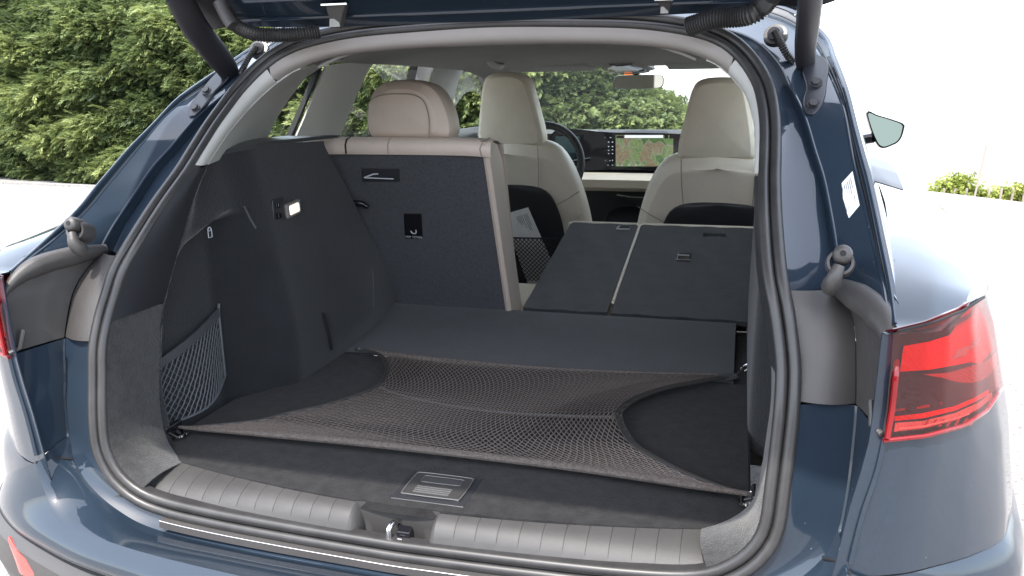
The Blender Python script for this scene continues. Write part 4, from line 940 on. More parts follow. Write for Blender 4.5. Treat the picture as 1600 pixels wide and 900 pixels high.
# ================================================================== FRONT SEATS
def front_seat(X0, Y0, dz, lab, mirror_):
    # outline of the back (x, z) seen from behind, for the driver's seat; z from the shoulders down
    o_ = [(-.245, .62), (-.262, .75), (-.272, .88), (-.268, 1.0), (-.250, 1.075), (-.200, 1.135), (-.13, 1.168), (0, 1.178), (.10, 1.172), (.165, 1.15), (.205, 1.10), (.235, 1.03), (.258, .95), (.275, .86), (.285, .75), (.27, .62)]
    if mirror_: o_ = [(-x, z) for x, z in o_][::-1]
    n = 66; P = smooth([(x, 0, z) for x, z in o_], n)
    def Yl(z): return Y0+(.62-z)*.30+.16      # backrest leans to the rear going up
    rows = []
    for t, sc in ((-1, .90), (-.92, .955), (-.7, .985), (-.3, 1.0), (.4, 1.0), (.8, .97), (1, .92)):
        rows.append([(X0+p[0]*sc, Yl(p[2])+.062*t+.022*(1-abs(p[0])/.28)*-(t < 0), dz+.62+(p[2]-.62)*(sc if p[2] > .9 else 1)*1.0+(0 if sc > .95 else 0)) for p in P])
    mb = MB().grid(rows)
    # rear panel of the backrest
    back = []
    r0 = rows[0]; h = len(r0)//2
    for k in range(h): a, b = r0[k], r0[len(r0)-1-k]; back.append([tuple(np.array(a)*(1-u)+np.array(b)*u+np.array([0, -.020*math.sin(math.pi*u), 0])) for u in np.linspace(0, 1, 16)])
    mb.grid(back); front = [[(x, y+.12, z) for x, y, z in r] for r in back]; mb.grid(front)
    seat = mb.build('front_seat', CREAM, CAR); seat['label'] = lab
    # fixed head restraint, tapering towards the top
    hp = [(-.122, 1.150), (-.125, 1.17), (-.121, 1.21), (-.107, 1.29), (-.090, 1.365), (-.074, 1.398), (-.045, 1.411), (0, 1.414), (.045, 1.410), (.072, 1.396), (.087, 1.362), (.104, 1.29), (.121, 1.21), (.124, 1.17), (.119, 1.150), (.08, 1.146), (0, 1.145), (-.08, 1.146)]
    if mirror_: hp = [(-x, z) for x, z in hp][::-1]
    hb_, _, _ = superblock(X0, Yl(1.28)-.012, dz, hp, depth=.058, lean_=-.22, n=90, puff=.13)
    hd_ = hb_.build('head_restraint', CREAM, seat)
    # dark scooped back shell with pocket
    s_ = -1 if mirror_ else 1
    sp = [(-.185, .60), (-.195, .80), (-.185, .93), (-.155, .985), (-.06, 1.0), (.06, 1.0), (.13, .98), (.165, .92), (.185, .82), (.20, .60)]
    SPp = smooth([(x*s_, 0, z) for x, z in sp], 50); rr = []; h = 25
    for k in range(h):
        a, b = SPp[k], SPp[49-k]; rr.append([(X0+a[0]*(1-u)+b[0]*u, Yl(a[2])-.100-.010*math.sin(math.pi*u), dz+a[2]*(1-u)+b[2]*u) for u in np.linspace(0, 1, 12)])
    shl = MB().grid(rr).build('back_shell', DARKPL, seat, solid=.004)
    MB().tube([(X0+p[0], Yl(p[2])-.098, dz+p[2]) for p in SPp], .004, 8).build('shell_rim', DARKPL, shl)
    # seams
    def sm(pts, dy=-.098): return [(X0+x*s_, Yl(z)+dy, dz+z) for x, z in pts]
    for pts in ([(-.130, 1.16), (-.128, 1.10), (-.125, 1.0)], [(.110, 1.152), (.108, 1.08), (.100, .99)], [(.165, .93), (.21, .955), (.255, .985)]):
        MB().tube(smooth(sm(pts), 10), .0014, 6).build('seam', SEAM, seat)
    cu = MB().box((X0, Y0+.36, .52+dz), (.50, .50, .16)).build('seat_cushion', CREAM, seat, bevel=.05)
    MB().box((X0, Y0+.30, .42), (.40, .34, .12)).build('seat_base', DARKPL, seat, bevel=.02)
    if not mirror_:
        MB().box((X0+.235, Yl(.93)-.056, .930), (.010, .004, .026), rz=.5).build('side_label', GLOSSB, seat)
    return seat, Yl
sd_, YlD = front_seat(-.355, 1.98, 0, 'cream left front seat with a netted back pocket', False)
sp_, YlP = front_seat(.388, 1.84, -.03, 'cream right front seat, its back pocket behind the folded seats', True)
# net pocket on the left front seat back
pn = MB()
def pnp(x, z): return (x, YlD(z)-.128-.012*math.sin(math.pi*np.clip((x+.52)/.34, 0, 1)), z)
for k in range(-22, 30):
    for sg in (1, -1):
        P = []
        for t in np.linspace(0, 1, 12):
            x = -.53+k*.0165+sg*t*.17; z = .62+t*.178
            if -.53 <= x <= -.20: P.append(pnp(x, z))
        if len(P) > 1: pn.tube(P, .0019, 3, cap=False)
po = pn.build('pocket_net', mat('black pocket cord', (.03, .03, .032), .7), sd_, smooth=False)
MB().tube([pnp(x, .80+.012*(x+.35)) for x in np.linspace(-.53, -.19, 16)], .003, 6).build('elastic_band', DARKPL, po)
# leaflet stuck in the pocket
def LF(u, v): # u across 0..1, v up 0..1
    a = -.36+.02; x = -.375+u*.115+v*-.035; z = .665+v*.262-u*-.02
    return np.array([x, YlD(z)-.094, z])
q = [at(786, 335, 1, 1.80), at(824, 324, 1, 1.80), at(851, 372, 1, 1.80), at(830, 440, 1, 1.84), at(800, 400, 1, 1.84)]
lY = YlD(.85)-.118
LFs = lambda p: p[1]-(YlD(p[2])-.1215)
cs = [meet(784, 336, LFs), meet(825, 324, LFs), meet(874, 436, LFs), meet(828, 452, LFs)]
leaf = empty('paper_leaflet', tuple(cs[3])); tag(leaf, 'white printed leaflet tucked into the net pocket behind the left front seat', 'leaflet')
c0 = np.array(cs[3])
MB().prism([p-c0 for p in cs], (0, .003, 0)).build('paper', WHITE, leaf, smooth=False)
MB().grid([[cs[0]+np.array([-.002, .004, .004])-c0, cs[1]+np.array([.004, .004, .004])-c0], [cs[0]+np.array([0, .004, -.01])-c0, cs[1]+np.array([.006, .004, -.012])-c0]]).build('dark_cover', INK, leaf)
ink = MB(); ux = (cs[2]-cs[1]); ux /= np.linalg.norm(ux); vx = (cs[0]-cs[1]); vx /= np.linalg.norm(vx)
for r_, (a, l) in enumerate(((.012, .055), (.017, .075), (.022, .07), (.030, .062), (.036, .045), (.041, .05), (.046, .03))):
    b = cs[1]+vx*a*1.25+ux*.022-c0+np.array([0, -.0012, 0]); ink.tube([b, b+ux*l*(.9+.1*math.sin(r_))], .0007, 4)
ink.build('printed_lines', INK, leaf)


# ================================================================== CABIN SHELL
def SPI(p): return p[0]+(.70+(p[2]-1.15)*-.31+(p[1]-.75)*.08)        # inner face of the left side, above the belt
def SPE(p): return p[0]+(.725+(p[2]-1.15)*-.31+(p[1]-.75)*.08)
def side_pts(L, F=SPI): return [meet(x, y, F) for x, y in L]
# window openings as photographed on the left, laid on the side plane, mirrored for the right
q_front = side_pts([(413, 224), (428, 190), (450, 155), (475, 122), (503, 103)]); q_back = side_pts([(452, 222), (474, 172), (503, 103)])
rd_back = side_pts([(526, 226), (545, 175), (565, 130), (578, 104), (592, 91)]); b_back = side_pts([(637, 226), (643, 160), (650, 115), (657, 87)])
b_front0 = side_pts([(664, 226), (668, 160), (674, 120), (682, 90)]); b_front = side_pts([(698, 226), (706, 165), (718, 120), (731, 99)])
a_back = side_pts([(736, 98), (752, 118), (763, 145), (770, 180)]); 
for s in (-1, 1):
    mm = np.array([-s*1., 1, 1])                       # s=-1 keeps the left side
    def MM(P): return [np.array(p)*mm for p in P]
    def strip(a, b, name, mt, n=20, m=6, bul=.012, solid=.006, parent=CAR, deep=None):
        A = smooth(a, n); B = smooth(b, n); rows = lerp_rows(A, B, m)
        rows = [r+np.array([bul, 0, 0])*math.sin(math.pi*k/(m-1)) for k, r in enumerate(rows)]
        if deep: rows = [rows[0]-np.array([deep, 0, 0])]+rows+[rows[-1]-np.array([deep, 0, 0])]
        return MB().grid([r*mm for r in rows]).build(name, mt, parent, solid=solid)
    # D pillar trim: from the roll-over trim edge to the quarter window
    ke = [p for p in resample(K2h, 300) if 1.221 <= p[2] <= 1.410 and p[0] > .40]; ke = [(-p[0], p[1], p[2]) for p in ke][::-1]
    ke = resample(ke, 30); qf = resample(list(q_front)+[np.array([-.64, 1.10, 1.437]), np.array([-.62, 1.25, 1.452])], 30)
    rows = lerp_rows(ke, qf, 12)
    rows = [r+np.array([-.006, .0, .0])*math.sin(math.pi*k/11) for k, r in enumerate(rows)]
    MB().grid([r*mm for r in rows]+[(rows[-1]-np.array([.03, -.005, 0]))*mm]).build('d_pillar_trim', TRIMG, CAR, solid=.004)
    MB().grid([r*mm for r in lerp_rows(q_front[0]+np.array([[.012, -.02, 0]])*1, q_back[0][None]+np.array([[0.012, .03, 0]]), 2)]) if False else None
    strip([p+np.array([.004, .012, 0]) for p in q_back], rd_back, 'c_pillar_trim', mat('pale pillar trim %d' % s, (.58, .58, .56), .6, bump=.15, bscale=900), bul=.02)
    strip([p+np.array([-.004, 0, 0]) for p in q_back], [p+np.array([-.004, .006, 0]) for p in q_back], 'window_edge', DSEAM, m=2, bul=0, deep=.012)
    strip(b_front0, b_front, 'b_pillar_trim', TRIMG, deep=.02)
    strip(b_back, b_front0, 'door_frame_trim', GLOSSB, bul=.002, deep=.03)
    # A pillar with dark seal, reaching down to the dash
    af = [p+np.array([0, .03, 0]) for p in a_back]
    strip(a_back, af, 'a_pillar_seal', BLACKP, bul=.004, deep=.02)
    hdr = [(-.60, 2.42, 1.452), (-.66, 2.75, 1.38), (-.74, 3.1, 1.25), (-.80, 3.4, 1.10)]
    strip(af, hdr, 'a_pillar_trim', TRIMG, bul=.015)
    # belt rail and door cards
    ys = np.linspace(.55, 3.35, 40)
    def bx(y, z): return -(.70+(z-1.15)*-.31+(y-.75)*.08)
    MB().grid([[np.array([bx(y, 1.2)-.02, y, zz(y)])*mm for y in ys] for zz in (lambda y: 1.195-.015*(y-.9),)]+[[np.array([bx(y, 1.2)+.03, y, 1.20-.015*(y-.9)])*mm for y in ys], [np.array([bx(y, 1.1)+.07, y, 1.14])*mm for y in ys], [np.array([bx(y, 1.0)+.07, y, .95])*mm for y in ys], [np.array([bx(y, 1.0)+.03, y, .42])*mm for y in ys]]).build('door_card', DARKPL if s < 0 else DARKPL, CAR, solid=.004)
    # roof side rail inside
    ys = np.linspace(1.0, 2.5, 24)
    rail = [[np.array([bx(y, 1.45)+dx, y, z+ (y-1.0)*.004])*mm for y in ys] for dx, z in ((-.01, 1.44), (.01, 1.452), (.05, 1.462), (.10, 1.47))]
    MB().grid(rail).build('roof_side_rail', TRIMG, CAR, solid=.004)
    # outer skin of the pillars and roof edge
    r2 = [p for p in resample(R2h, 200) if p[0] > .53]; r2 = resample([(-p[0], p[1], p[2]) for p in r2], 30)
    qo = resample([(-.60, 1.0, 1.475), (-.625, .95, 1.43), (-.648, .86, 1.37), (-.672, .76, 1.30), (-.70, .70, 1.22), (-.712, .55, 1.15), (-.69, .30, 1.128), (-.658, .05, 1.10)], 30)
    MB().grid([r*mm for r in lerp_rows(r2, qo, 8, .006, (-1, 0, 0))]).build('rear_pillar_skin', GLOSSB if False else PAINT, CAR, solid=.002)
    # glass panes
    def pane(a, b, name, n=12, m=8):
        A = smooth(a, n)-np.array([.018, 0, 0]); B = smooth(b, n)-np.array([.018, 0, 0])
        return MB().grid([r*mm for r in lerp_rows(A, B, m)]).build(name, GLASS, CAR)
    ext = lambda L, d: [np.array(p)+np.array([0, d, 0]) for p in L]
    pane(ext(q_front, -.02), ext(q_back, .03), 'quarter_window'); pane(ext(rd_back, -.03), ext(b_back, .03), 'rear_door_window'); pane(ext(b_front, -.03), ext(a_back, .02)+[np.array([-.92, 3.25, 1.16])][:0], 'front_door_window')
    # roof rail outside
# headliner
rows = []
for y in np.r_[.548, .575, .60, np.linspace(.66, 2.42, 24)]:
    zc = 1.446 if y < .56 else (1.462 if y < .59 else 1.468+.012*math.sin(math.pi*(y-.6)/1.9)-.026*sstep(y, 2.1, 2.45))
    wd = np.interp(y, [.548, .575, .60, .8, 1.3, 2.42], [.38, .41, .44, .56, .60, .60]); rows.append([(wd*u, y, zc-.045*abs(u)**4) for u in np.linspace(-1, 1, 41)])
MB().grid(rows).build('headliner', HEADL, CAR, solid=.006)
rows = [[(x, 2.42+dy, 1.442-.02*abs(x/.6)**4+dz) for x in np.linspace(-.6, .6, 30)] for dy, dz in ((0, 0), (.03, .0), (.06, .02), (.08, .05))]
MB().grid(rows).build('header_trim', HEADL, CAR, solid=.004)
# roof skin, windscreen, bonnet
rows = []
for y in np.linspace(.70, 2.55, 26):
    wd = np.interp(y, [.7, 1.0, 2.55], [.585, .62, .62]); zc = 1.545+.02*math.sin(math.pi*(y-.7)/2.0)-.03*sstep(y, 2.0, 2.6); rows.append([(wd*u, y, zc-.055*abs(u)**3.2) for u in np.linspace(-1, 1, 31)])
MB().grid(rows).build('roof', PAINT, CAR, solid=.003)
for s in (-1, 1): MB().tube(smooth([(s*.585, .85, 1.49), (s*.60, .92, 1.525), (s*.61, 1.5, 1.54), (s*.61, 2.3, 1.525), (s*.60, 2.4, 1.495)], 30), .013, 8).build('roof_rail', STEEL, CAR)
wsn = [[(wd*u, y-.10*abs(u)**2, z) for u in np.linspace(-1, 1, 21)] for wd, y, z in ((.60, 2.54, 1.495), (.66, 2.8, 1.39), (.72, 3.08, 1.26), (.78, 3.36, 1.12))]
MB().grid(wsn).build('windscreen', GLASS, CAR)
rows = [[(wd*u, y-.22*abs(u)**2.5, z-.05*abs(u)**3) for u in np.linspace(-1, 1, 25)] for wd, y, z in ((.84, 3.36, 1.085), (.86, 3.7, 1.06), (.86, 4.0, 1.01), (.84, 4.25, .93), (.80, 4.42, .82), (.78, 4.50, .66), (.78, 4.50, .30))]
MB().grid(rows).build('bonnet', PAINT, CAR, solid=.003)

# ---- overhead console, visors, grab handle, inner mirror
oc = MB(); rows = []
for y, w_, z in ((2.30, .070, 1.462), (2.32, .075, 1.440), (2.45, .095, 1.426), (2.56, .110, 1.418), (2.60, .10, 1.440), (2.60, .09, 1.46)): rows.append([(-.010+w_*u, y, z+.012*abs(u)**3) for u in np.linspace(-1, 1, 15)])
ocp = oc.grid(rows).build('overhead_console', HEADL, CAR, solid=.003)
P = MB()
rows = [[(-.010+w_*u, y, z-.004+.008*abs(u)**3) for u in np.linspace(-1, 1, 12)] for y, w_, z in ((2.31, .045, 1.443), (2.40, .065, 1.432), (2.52, .085, 1.420), (2.57, .088, 1.416))]
P.grid(rows).build('console_face', mat('smoked console', (.03, .03, .032), .15), ocp, solid=.002)
for x in (-.075, .052): MB().box((x, 2.50, 1.417), (.026, .035, .003), rx=-.1).build('reading_lamp', mat('reading lens %d' % (x > 0), (.6, .6, .6), .15), ocp, bevel=.001)
MB().box((-.012, 2.545, 1.409), (.034, .006, .004)).build('warning_light', mat('orange display', (.6, .15, .03), .3, emis=(1, .25, .04), es=.3), ocp)
for x0, x1, nm in ((-.56, -.15, 'left'), (.16, .56, 'right')):
    rows = [[(x, y-.02*abs((x-(x0+x1)/2)/.2)**4, z) for x in np.linspace(x0, x1, 20)] for y, z in ((2.33, 1.452), (2.35, 1.444), (2.48, 1.436), (2.545, 1.428), (2.55, 1.437), (2.48, 1.447))]
    MB().grid(rows).build('sun_visor', HEADL, CAR, solid=.004)
gh = MB().tube(smooth([(-.47, 2.02, 1.470), (-.462, 2.04, 1.448), (-.455, 2.11, 1.440), (-.462, 2.18, 1.446), (-.47, 2.20, 1.468)], 22), .013, 8, flat=.8).build('grab_handle', TRIMG, CAR)
# inner mirror
mx0, mz0, my0 = .008, 1.381, 2.74
outl = smooth([(-.112, -.020), (-.106, .018), (-.09, .027), (0, .030), (.09, .028), (.110, .020), (.113, -.006), (.105, -.024), (.08, -.029), (0, -.032), (-.09, -.030)], 50, close=True)[:-1]
rows = [[(mx0+p[0]*q, my0+dy-p[1]*.08, mz0+p[1]*q) for p in outl] for q, dy in ((.965, -.004), (1, 0), (1, .012), (.9, .028), (.5, .036), (.05, .038))]
im = MB().grid(rows, close=True).build('inner_mirror', GLOSSB, CAR)
ml = MB().add([(mx0+p[0]*.97, my0-.0045-p[1]*.08, mz0+p[1]*.95) for p in outl], [tuple(range(len(outl)))]); mo = ml.build('mirror_glass', MIRR, im, smooth=False)
MB().tube([(mx0, my0+.03, mz0), (mx0-.01, my0+.02, mz0+.03), (mx0-.01, my0-.03, 1.43)], .014, 10).build('mirror_stalk', GLOSSB, im)

# ---- dashboard
DY = 2.93
rows = []
for y, z in ((3.30, 1.10), (3.15, 1.135), (3.0, 1.155), (DY-.02, 1.158), (DY-.05, 1.145), (DY-.03, 1.128), (DY, .97), (DY-.06, .962), (DY-.09, .95)): rows.append([(x, y+.06*(x/.8)**2*0, z-.012*abs(x/.8)**3) for x in np.linspace(-.80, .80, 40)])
dash = MB().grid(rows).build('dashboard', mat('dark grey dashboard', (.05, .052, .055), .6, bump=.2, bscale=700), CAR, solid=.006)
# curved black glass panel carrying the displays
def dp(px, py, d=0): return at(px, py, 1, DY-.075-d)
P = smooth([dp(866, 205), dp(960, 207), dp(1056, 209), dp(1066, 214), dp(1066, 262), dp(1050, 266), dp(960, 265), dp(866, 262)], 60, close=True)[:-1]
pg = MB().prism(P, (0, .02, 0)).build('display_panel', GLOSSB, dash, smooth=False)
# map screen
def quad(px0, py0, px1, py1, d): return [dp(px0, py0, d), dp(px1, py0, d), dp(px1, py1, d), dp(px0, py1, d)]
mp = bpy.data.materials.new('map display'); mp.use_nodes = True; t = mp.node_tree; N = t.nodes; L = t.links; p = N['Principled BSDF']; tc = N.new('ShaderNodeTexCoord')
wn_ = N.new('ShaderNodeTexNoise'); wn_.inputs['Scale'].default_value = 14; L.new(tc.outputs['Object'], wn_.inputs['Vector']); wm = N.new('ShaderNodeMix'); wm.data_type = 'VECTOR'; wm.inputs[0].default_value = .12; L.new(tc.outputs['Object'], wm.inputs[4]); L.new(wn_.outputs['Color'], wm.inputs[5])
v = N.new('ShaderNodeTexVoronoi'); v.inputs['Scale'].default_value = 19; v.feature = 'F1'; L.new(wm.outputs[1], v.inputs['Vector'])
r = N.new('ShaderNodeValToRGB'); r.color_ramp.interpolation = 'CONSTANT'; cols = [(0, (.07, .14, .05)), (.3, (.11, .19, .07)), (.5, (.16, .22, .10)), (.68, (.20, .17, .11)), (.8, (.09, .15, .06)), (.92, (.26, .23, .17))]
e = r.color_ramp.elements; e[0].position = 0; e[0].color = (*cols[0][1], 1); e[1].position = .3; e[1].color = (*cols[1][1], 1)
for q, c in cols[2:]: k = e.new(q); k.color = (*c, 1)
L.new(v.outputs['Color'], r.inputs[0])
n = N.new('ShaderNodeTexNoise'); n.inputs['Scale'].default_value = 90; L.new(tc.outputs['Object'], n.inputs['Vector']); mx = N.new('ShaderNodeMix'); mx.data_type = 'RGBA'; mx.blend_type = 'OVERLAY'; mx.inputs[0].default_value = .6; L.new(r.outputs[0], mx.inputs[6]); L.new(n.outputs[0], mx.inputs[7])
v2 = N.new('ShaderNodeTexVoronoi'); v2.feature = 'DISTANCE_TO_EDGE'; v2.inputs['Scale'].default_value = 19; L.new(wm.outputs[1], v2.inputs['Vector']); lt_ = N.new('ShaderNodeMath'); lt_.operation = 'LESS_THAN'; lt_.inputs[1].default_value = .03; L.new(v2.outputs[0], lt_.inputs[0])
m2 = N.new('ShaderNodeMix'); m2.data_type = 'RGBA'; L.new(lt_.outputs[0], m2.inputs[0]); L.new(mx.outputs[2], m2.inputs[6]); m2.inputs[7].default_value = (.22, .23, .17, 1)
p.inputs['Base Color'].default_value = (0, 0, 0, 1); L.new(m2.outputs[2], p.inputs['Emission Color']); p.inputs['Emission Strength'].default_value = .34; p.inputs['Roughness'].default_value = .1
SCRW = mat('white screen bar', (0, 0, 0), .1, emis=(.8, .85, .9), es=.35); SCRG = mat('screen symbols', (0, 0, 0), .1, emis=(.55, .6, .68), es=.28)
scr = MB().prism(quad(962, 211, 1052, 259, .002), (0, .001, 0)).build('map_screen', mp, pg, smooth=False) if False else MB().add(quad(962, 211, 1052, 260, .0015), [(0, 1, 2, 3)]).build('map_screen', mp, pg, smooth=False)
MB().add(quad(976, 211, 1036, 215.5, .0028), [(0, 1, 2, 3)]).build('title_bar', SCRW, pg, smooth=False)
MB().add(quad(963, 212, 975, 216, .003), [(0, 1, 2, 3)]).add(quad(1038, 211, 1044, 216.5, .003), [(0, 1, 2, 3)]).add(quad(1046, 211, 1052, 216.5, .003), [(0, 1, 2, 3)]).build('screen_buttons', GLOSSB, pg, smooth=False)
for (x, y, w_, h_) in ((945, 215, 1.5, 1.5), (954, 215, 4, 1.5), (951, 222, 3, 2.5), (957, 222, 3, 2.5), (951, 229, 3, 2.5), (957, 229, 3, 2.5), (951, 235, 3, 2), (957, 234, 3, 2), (951, 240, 3, 2), (957, 240, 3, 2), (946, 251, 2, 1.5), (953, 251, 2, 2), (957, 250.5, 2, 2.5), (950, 258, 4, 1), (957, 258, 3, 1.5), (965, 258, 2, 2.5), (972, 258, 2.5, 2), (983, 258, 5, 1.8), (994, 258, 4.5, 1.8), (1000, 258, 3, 1.5)):
    MB().add(quad(x-w_*.34, y-h_*.34, x+w_*.34, y+h_*.34, .003), [(0, 1, 2, 3)]).build('screen_symbol', SCRG, pg, smooth=False)
# cream shelf below the displays and dark lower console
def sh_row(py, y): return [at(px, py, 1, y) for px in np.linspace(845, 1075, 12)]
ch = MB().grid([[(x, DY-.07, .960) for x in np.linspace(-.62, .62, 30)], [(x, DY-.16, .948) for x in np.linspace(-.62, .62, 30)], [(x, DY-.19, .94) for x in np.linspace(-.62, .62, 30)], [(x, DY-.18, .905) for x in np.linspace(-.62, .62, 30)], [(x, DY-.10, .88) for x in np.linspace(-.62, .62, 30)]]).build('cream_shelf', CREAM, dash, solid=.004)
MB().grid([[(x, y, z) for x in np.linspace(-.70, .70, 30)] for y, z in ((DY-.09, .885), (DY-.05, .80), (DY-.02, .60), (DY+.02, .42))]).build('lower_panel', DARKPL, dash, solid=.004)
MB().tube([(-.09, DY-.11, .862), (-.02, DY-.11, .852), (.10, DY-.11, .852), (.16, DY-.11, .862)], .003, 6).build('vent_blade', STEEL, dash)
cc = MB().grid([[(x, y, z-.03*abs(x/.13)**4) for x in np.linspace(-.13, .13, 10)] for y, z in ((2.86, .80), (2.6, .74), (2.3, .72), (2.0, .74), (1.8, .73), (1.78, .45))]).build('centre_console', GLOSSB, CAR, solid=.005)

# ---- steering wheel
wc = np.array([-.365, 2.40, 1.035]); wn = Vector((0, -1, .42)).normalized(); u_ = Vector((1, 0, 0)); v_ = wn.cross(u_)*-1
if v_.z < 0: v_ = -v_
def wp(a, r, d=0): q = Vector(wc)+u_*math.cos(a)*r+v_*math.sin(a)*r+wn*d; return tuple(q)
sw = MB().tube([wp(a, .182) for a in np.linspace(0, 2*math.pi, 60, endpoint=False)], .0165, 12, close=True).build('steering_wheel', mat('steering leather', (.035, .036, .038), .5), CAR)
MB().disc(wp(0, 0, .01), wn*-1, .065, .05, 24).build('airbag_pad', DARKPL, sw, bevel=.01)
for a in (-.15, math.pi+.15, -math.pi/2):
    MB().prism([wp(a+.30, .06), wp(a+.13, .17), wp(a-.13, .17), wp(a-.30, .06)], wn*-.014).build('spoke', mat('spoke %0.2f' % a, (.30, .30, .30), .3, .6), sw, bevel=.004)
MB().tube([wp(.25, .09, -.04), wp(.22, .215, -.05)], .007, 8).build('stalk', DARKPL, sw)
MB().prism([at(868, 213, 1, 2.80), at(905, 213, 1, 2.80), at(905, 250, 1, 2.80), at(868, 250, 1, 2.80)], (0, .02, 0)).build('instrument_display', mat('instrument glass', (.02, .035, .04), .1), dash)

# ---- door mirrors
for s in (1, -1):
    if s > 0: oc_ = [(1354, 176), (1372, 180), (1395, 187), (1412, 194), (1412, 203), (1407, 217), (1396, 226), (1372, 228)]
    if s > 0: PP = [at(x, y, 1, 2.80) for x, y in oc_]
    P2 = [np.array([p[0]*s, p[1], p[2]]) for p in PP]; P2 = smooth(P2, 40, close=True)[:-1]; c0 = P2.mean(axis=0)
    rows = [[c0+(p-c0)*q+np.array([0, dy, 0]) for p in P2] for q, dy in ((.93, 0), (1, -.004), (1.02, .03), (.92, .09), (.6, .13), (.05, .14))]
    dm = MB().grid(rows, close=True).build('door_mirror', GLOSSB if s > 0 else mat('pale mirror housing', (.5, .5, .5), .2, .3, 1), CAR)
    MB().add([c0+(p-c0)*.90+np.array([0, -.006+(p-c0)[2]*.18, 0]) for p in P2], [tuple(range(len(P2)))]).build('mirror_glass', mat('door mirror glass %d' % s, (.13, .15, .12), .03, 1), dm, smooth=False)
    MB().tube([(s*.86, 2.92, 1.10), (s*(abs(c0[0])-.03), 2.86, 1.13)], .022, 10).build('mirror_foot', GLOSSB, dm)

# ================================================================== TAILGATE (raised)
TGM = mat('dark tailgate lining', (.014, .013, .016), .5, bump=.15, bscale=700)
def tgp(x, t, d=0):           # t 0 hinge edge .. 1 tip, d above the inner face
    y = .505-1.12*t; z = 1.476+.66*t-.10*t*t; return np.array([x, y-d*.45, z+d*.89])
tw = lambda t: np.interp(t, [0, .1, .3, .7, 1], [.585, .60, .635, .66, .60])
tg = MB()
rows = [[tgp(tw(t)*u, t, -.012*math.cos(u*math.pi/2)*0+.02*abs(u)**6) for u in np.linspace(-1, 1, 25)] for t in np.linspace(.0, 1, 20)]
back = [[tgp(tw(t)*u, t, .075-.02*abs(u)**6) for u in np.linspace(-1, 1, 25)] for t in np.linspace(1.0, -.02, 20)]
tgo = tg.grid(rows+back+[rows[0]]).build('tailgate', PAINT, CAR)
gl = MB().grid([[tgp(.50*u, t, -.004) for u in np.linspace(-1, 1, 10)] for t in np.linspace(.16, .52, 8)]).build('rear_window', GLOSSB, tgo)
MB().grid([[tgp(.58*u, t, -.014*(1-abs(u)**6)) for u in np.linspace(-1, 1, 14)] for t in np.linspace(.55, .97, 8)]).build('inner_panel', TGM, tgo, solid=.002)
for s in (1, -1):
    # lined side arms of the frame
    MB().grid([[tgp(s*x, t, d) for t in np.linspace(.04, .5, 12)] for x, d in ((.50, -.002), (.515, -.022), (.57, -.028), (.60, -.018), (.625, .01))]).build('side_lining', TGM, tgo, solid=.002)
    # hinge arm with its foot on the body flange
    arm = smooth([(s*.556, .36, 1.53), (s*.559, .40, 1.482), (s*.561, .442, 1.447), (s*.564, .50, 1.405), (s*.570, .53, 1.378)], 16)
    MB().tube(arm, [.026]*10+[.025, .024, .023, .022, .020, .016], 10, flat=.55).build('hinge_arm', TGM, tgo)
    # strut running up alongside
    fo = smooth([(.585, .560, 1.400), (.603, .530, 1.385), (.598, .470, 1.352), (.592, .425, 1.325), (.578, .395, 1.303), (.562, .400, 1.305), (.560, .430, 1.325), (.566, .465, 1.345), (.560, .505, 1.372), (.566, .550, 1.398)], 30, close=True)[:-1]
    ft = MB().prism([(p[0]*s, p[1]-.010, p[2]+.003) for p in fo], (0, -.005, .004)).build('hinge_foot', mat('hinge foot %d' % s, (.012, .013, .018), .35), tgo, bevel=.003)
    for (x, y, z) in ((.580, .462, 1.350), (.575, .414, 1.317)):
        MB().disc((s*x, y-.012, z+.007), (0, -.75, .65), .0070, .006, 6).build('hinge_bolt', mat('bolt', (.07, .07, .07), .45, .5), ft)
        MB().disc((s*x, y-.012, z+.007), (0, -.75, .65), .0105, .002, 14).build('hinge_washer', DARKPL, ft)
    # grommet on the body gutter and its ribbed cable boot
    gc = Vector((s*.516, .555, 1.437)); gn = Vector((-s*.15, -.85, .5)).normalized()
    gm = MB().tube([gc, gc+gn*.010, gc+gn*.011], [.021, .020, .014], 20).build('cable_grommet', RUBBER, CAR)
    MB().tube([gc+gn*.008, gc+gn*.02+Vector((-s*.002, 0, -.004))], [.015, .011], 14).build('grommet_cap', RUBBER, gm)
    cpts = smooth([gc+gn*.018, gc+Vector((s*.008, -.03, -.012)), gc+Vector((s*.018, -.035, -.030)), gc+Vector((s*.030, -.03, -.044))], 34)
    MB().tube(cpts, [.0055+.0018*(k % 2) for k in range(34)], 10).build('ribbed_cable', RUBBER, gm)
# big corrugated wiring boots between body and tailgate
def boot(px, Y, nm, r=.014, n=70):
    P = smooth([at(x, y, 1, Y+dy) for x, y, dy in px], n); return MB().tube(P, [r*(1.0 if k % 2 else .80) for k in range(n)], 12).build(nm, RUBBER, tgo)
boot([(364, 36, 0), (378, 46, 0), (400, 53, .0), (430, 55, .01), (465, 54, .02), (500, 50, .04)], .42, 'wiring_boot')
MB().tube([at(x, y, 1, .40) for x, y in ((343, 2), (350, 18), (358, 32), (364, 40))], .013, 10).build('wiring_sleeve', BLACKP, tgo)
boot([(1075, 42, .04), (1115, 30, .02), (1150, 27, .01), (1175, 22, 0), (1190, 12, 0), (1205, -8, -.02)], .42, 'wiring_boot', .017)
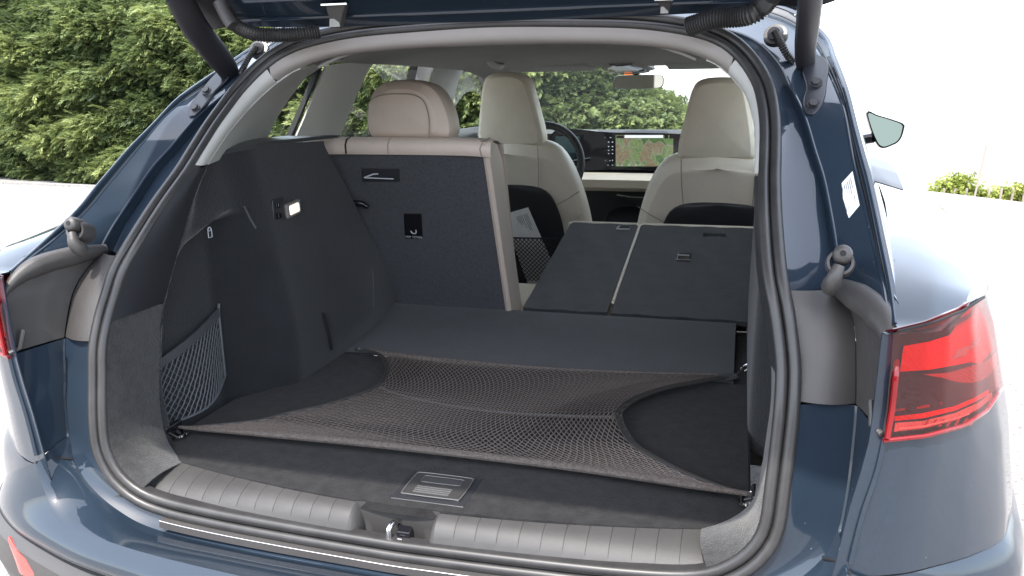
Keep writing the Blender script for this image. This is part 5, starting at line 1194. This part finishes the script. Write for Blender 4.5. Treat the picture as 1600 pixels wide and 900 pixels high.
# centre brackets under the hinge edge
for (x0, x1, y0, y1) in ((508, 540, 9, 43), (1026, 1050, 2, 22)):
    a = at((x0+x1)/2, y0, 1, .43); b = at((x0+x1)/2, y1, 1, .45); w_ = abs(at(x1, y0, 1, .43)[0]-at(x0, y0, 1, .43)[0])
    bk = MB().prism([a+np.array([-w_*.5, 0, .003]), a+np.array([w_*.5, 0, .003]), b+np.array([w_*.28, 0, .006]), b+np.array([w_*.22, 0, 0]), b+np.array([-w_*.28, 0, 0]), b+np.array([-w_*.25, 0, .008])], (0, .014, 0)).build('latch_bracket', BLACKP, tgo, bevel=.002)
    MB().box(a+np.array([0, -.004, .002]), (w_*1.25, .006, .003)).build('bracket_flange', STEEL, bk)
    MB().prism([b+np.array([-w_*.22, -.003, .016]), b+np.array([w_*.22, -.003, .016]), b+np.array([w_*.26, -.003, .001]), b+np.array([-w_*.26, -.003, .001])], (0, .002, 0)).build('foam_pad', mat('grey foam', (.30, .30, .29), .9, bump=1, bscale=300), bk)
# raised rims of the tailgate's inner frame
MB().tube([tgp(x, .028, -.002) for x in np.linspace(-.53, .53, 30)], .0035, 6).build('frame_lip', PAINT, tgo)
MB().tube([tgp(x, .075, -.003) for x in np.linspace(-.46, .46, 30)], .006, 8).build('frame_lip', PAINT, tgo)
# ---- white label on the right pillar flange
def FL(p):
    k = np.array(Dh)[::-1]; r_ = np.array(R1h)[::-1]; xd = np.interp(p[2], k[:, 2], k[:, 0]); yd = np.interp(p[2], k[:, 2], k[:, 1]); x1 = np.interp(p[2], r_[:, 2], r_[:, 0]); y1 = np.interp(p[2], r_[:, 2], r_[:, 1])
    t = (p[0]-xd)/(x1-xd); return p[1]-(yd*(1-t)+y1*t)
lab = [meet(x, y, FL) for x, y in ((1331, 269), (1342, 322), (1311, 359), (1300, 303))]
lb = MB().prism([p+np.array([0, -.006, .002]) for p in lab], (0, -.0008, 0)).build('type_label', WHITE, CAR, smooth=False)
ik = MB(); a, b, c, d = [p+np.array([0, -.0072, .002]) for p in lab]
for t in (.14, .22, .30, .38, .46, .56, .64, .78):
    for (u0, u1) in ((.12, .50+.1*math.sin(t*30)), (.62, .8)): ik.tube([(a*(1-u)+b*u)*(1-t)+(d*(1-u)+c*u)*t for u in (u0, u1)], .0005, 4)
ik.build('label_print', INK, lb)
# camera-side tidy up of loose parts is not needed: everything hangs on the car
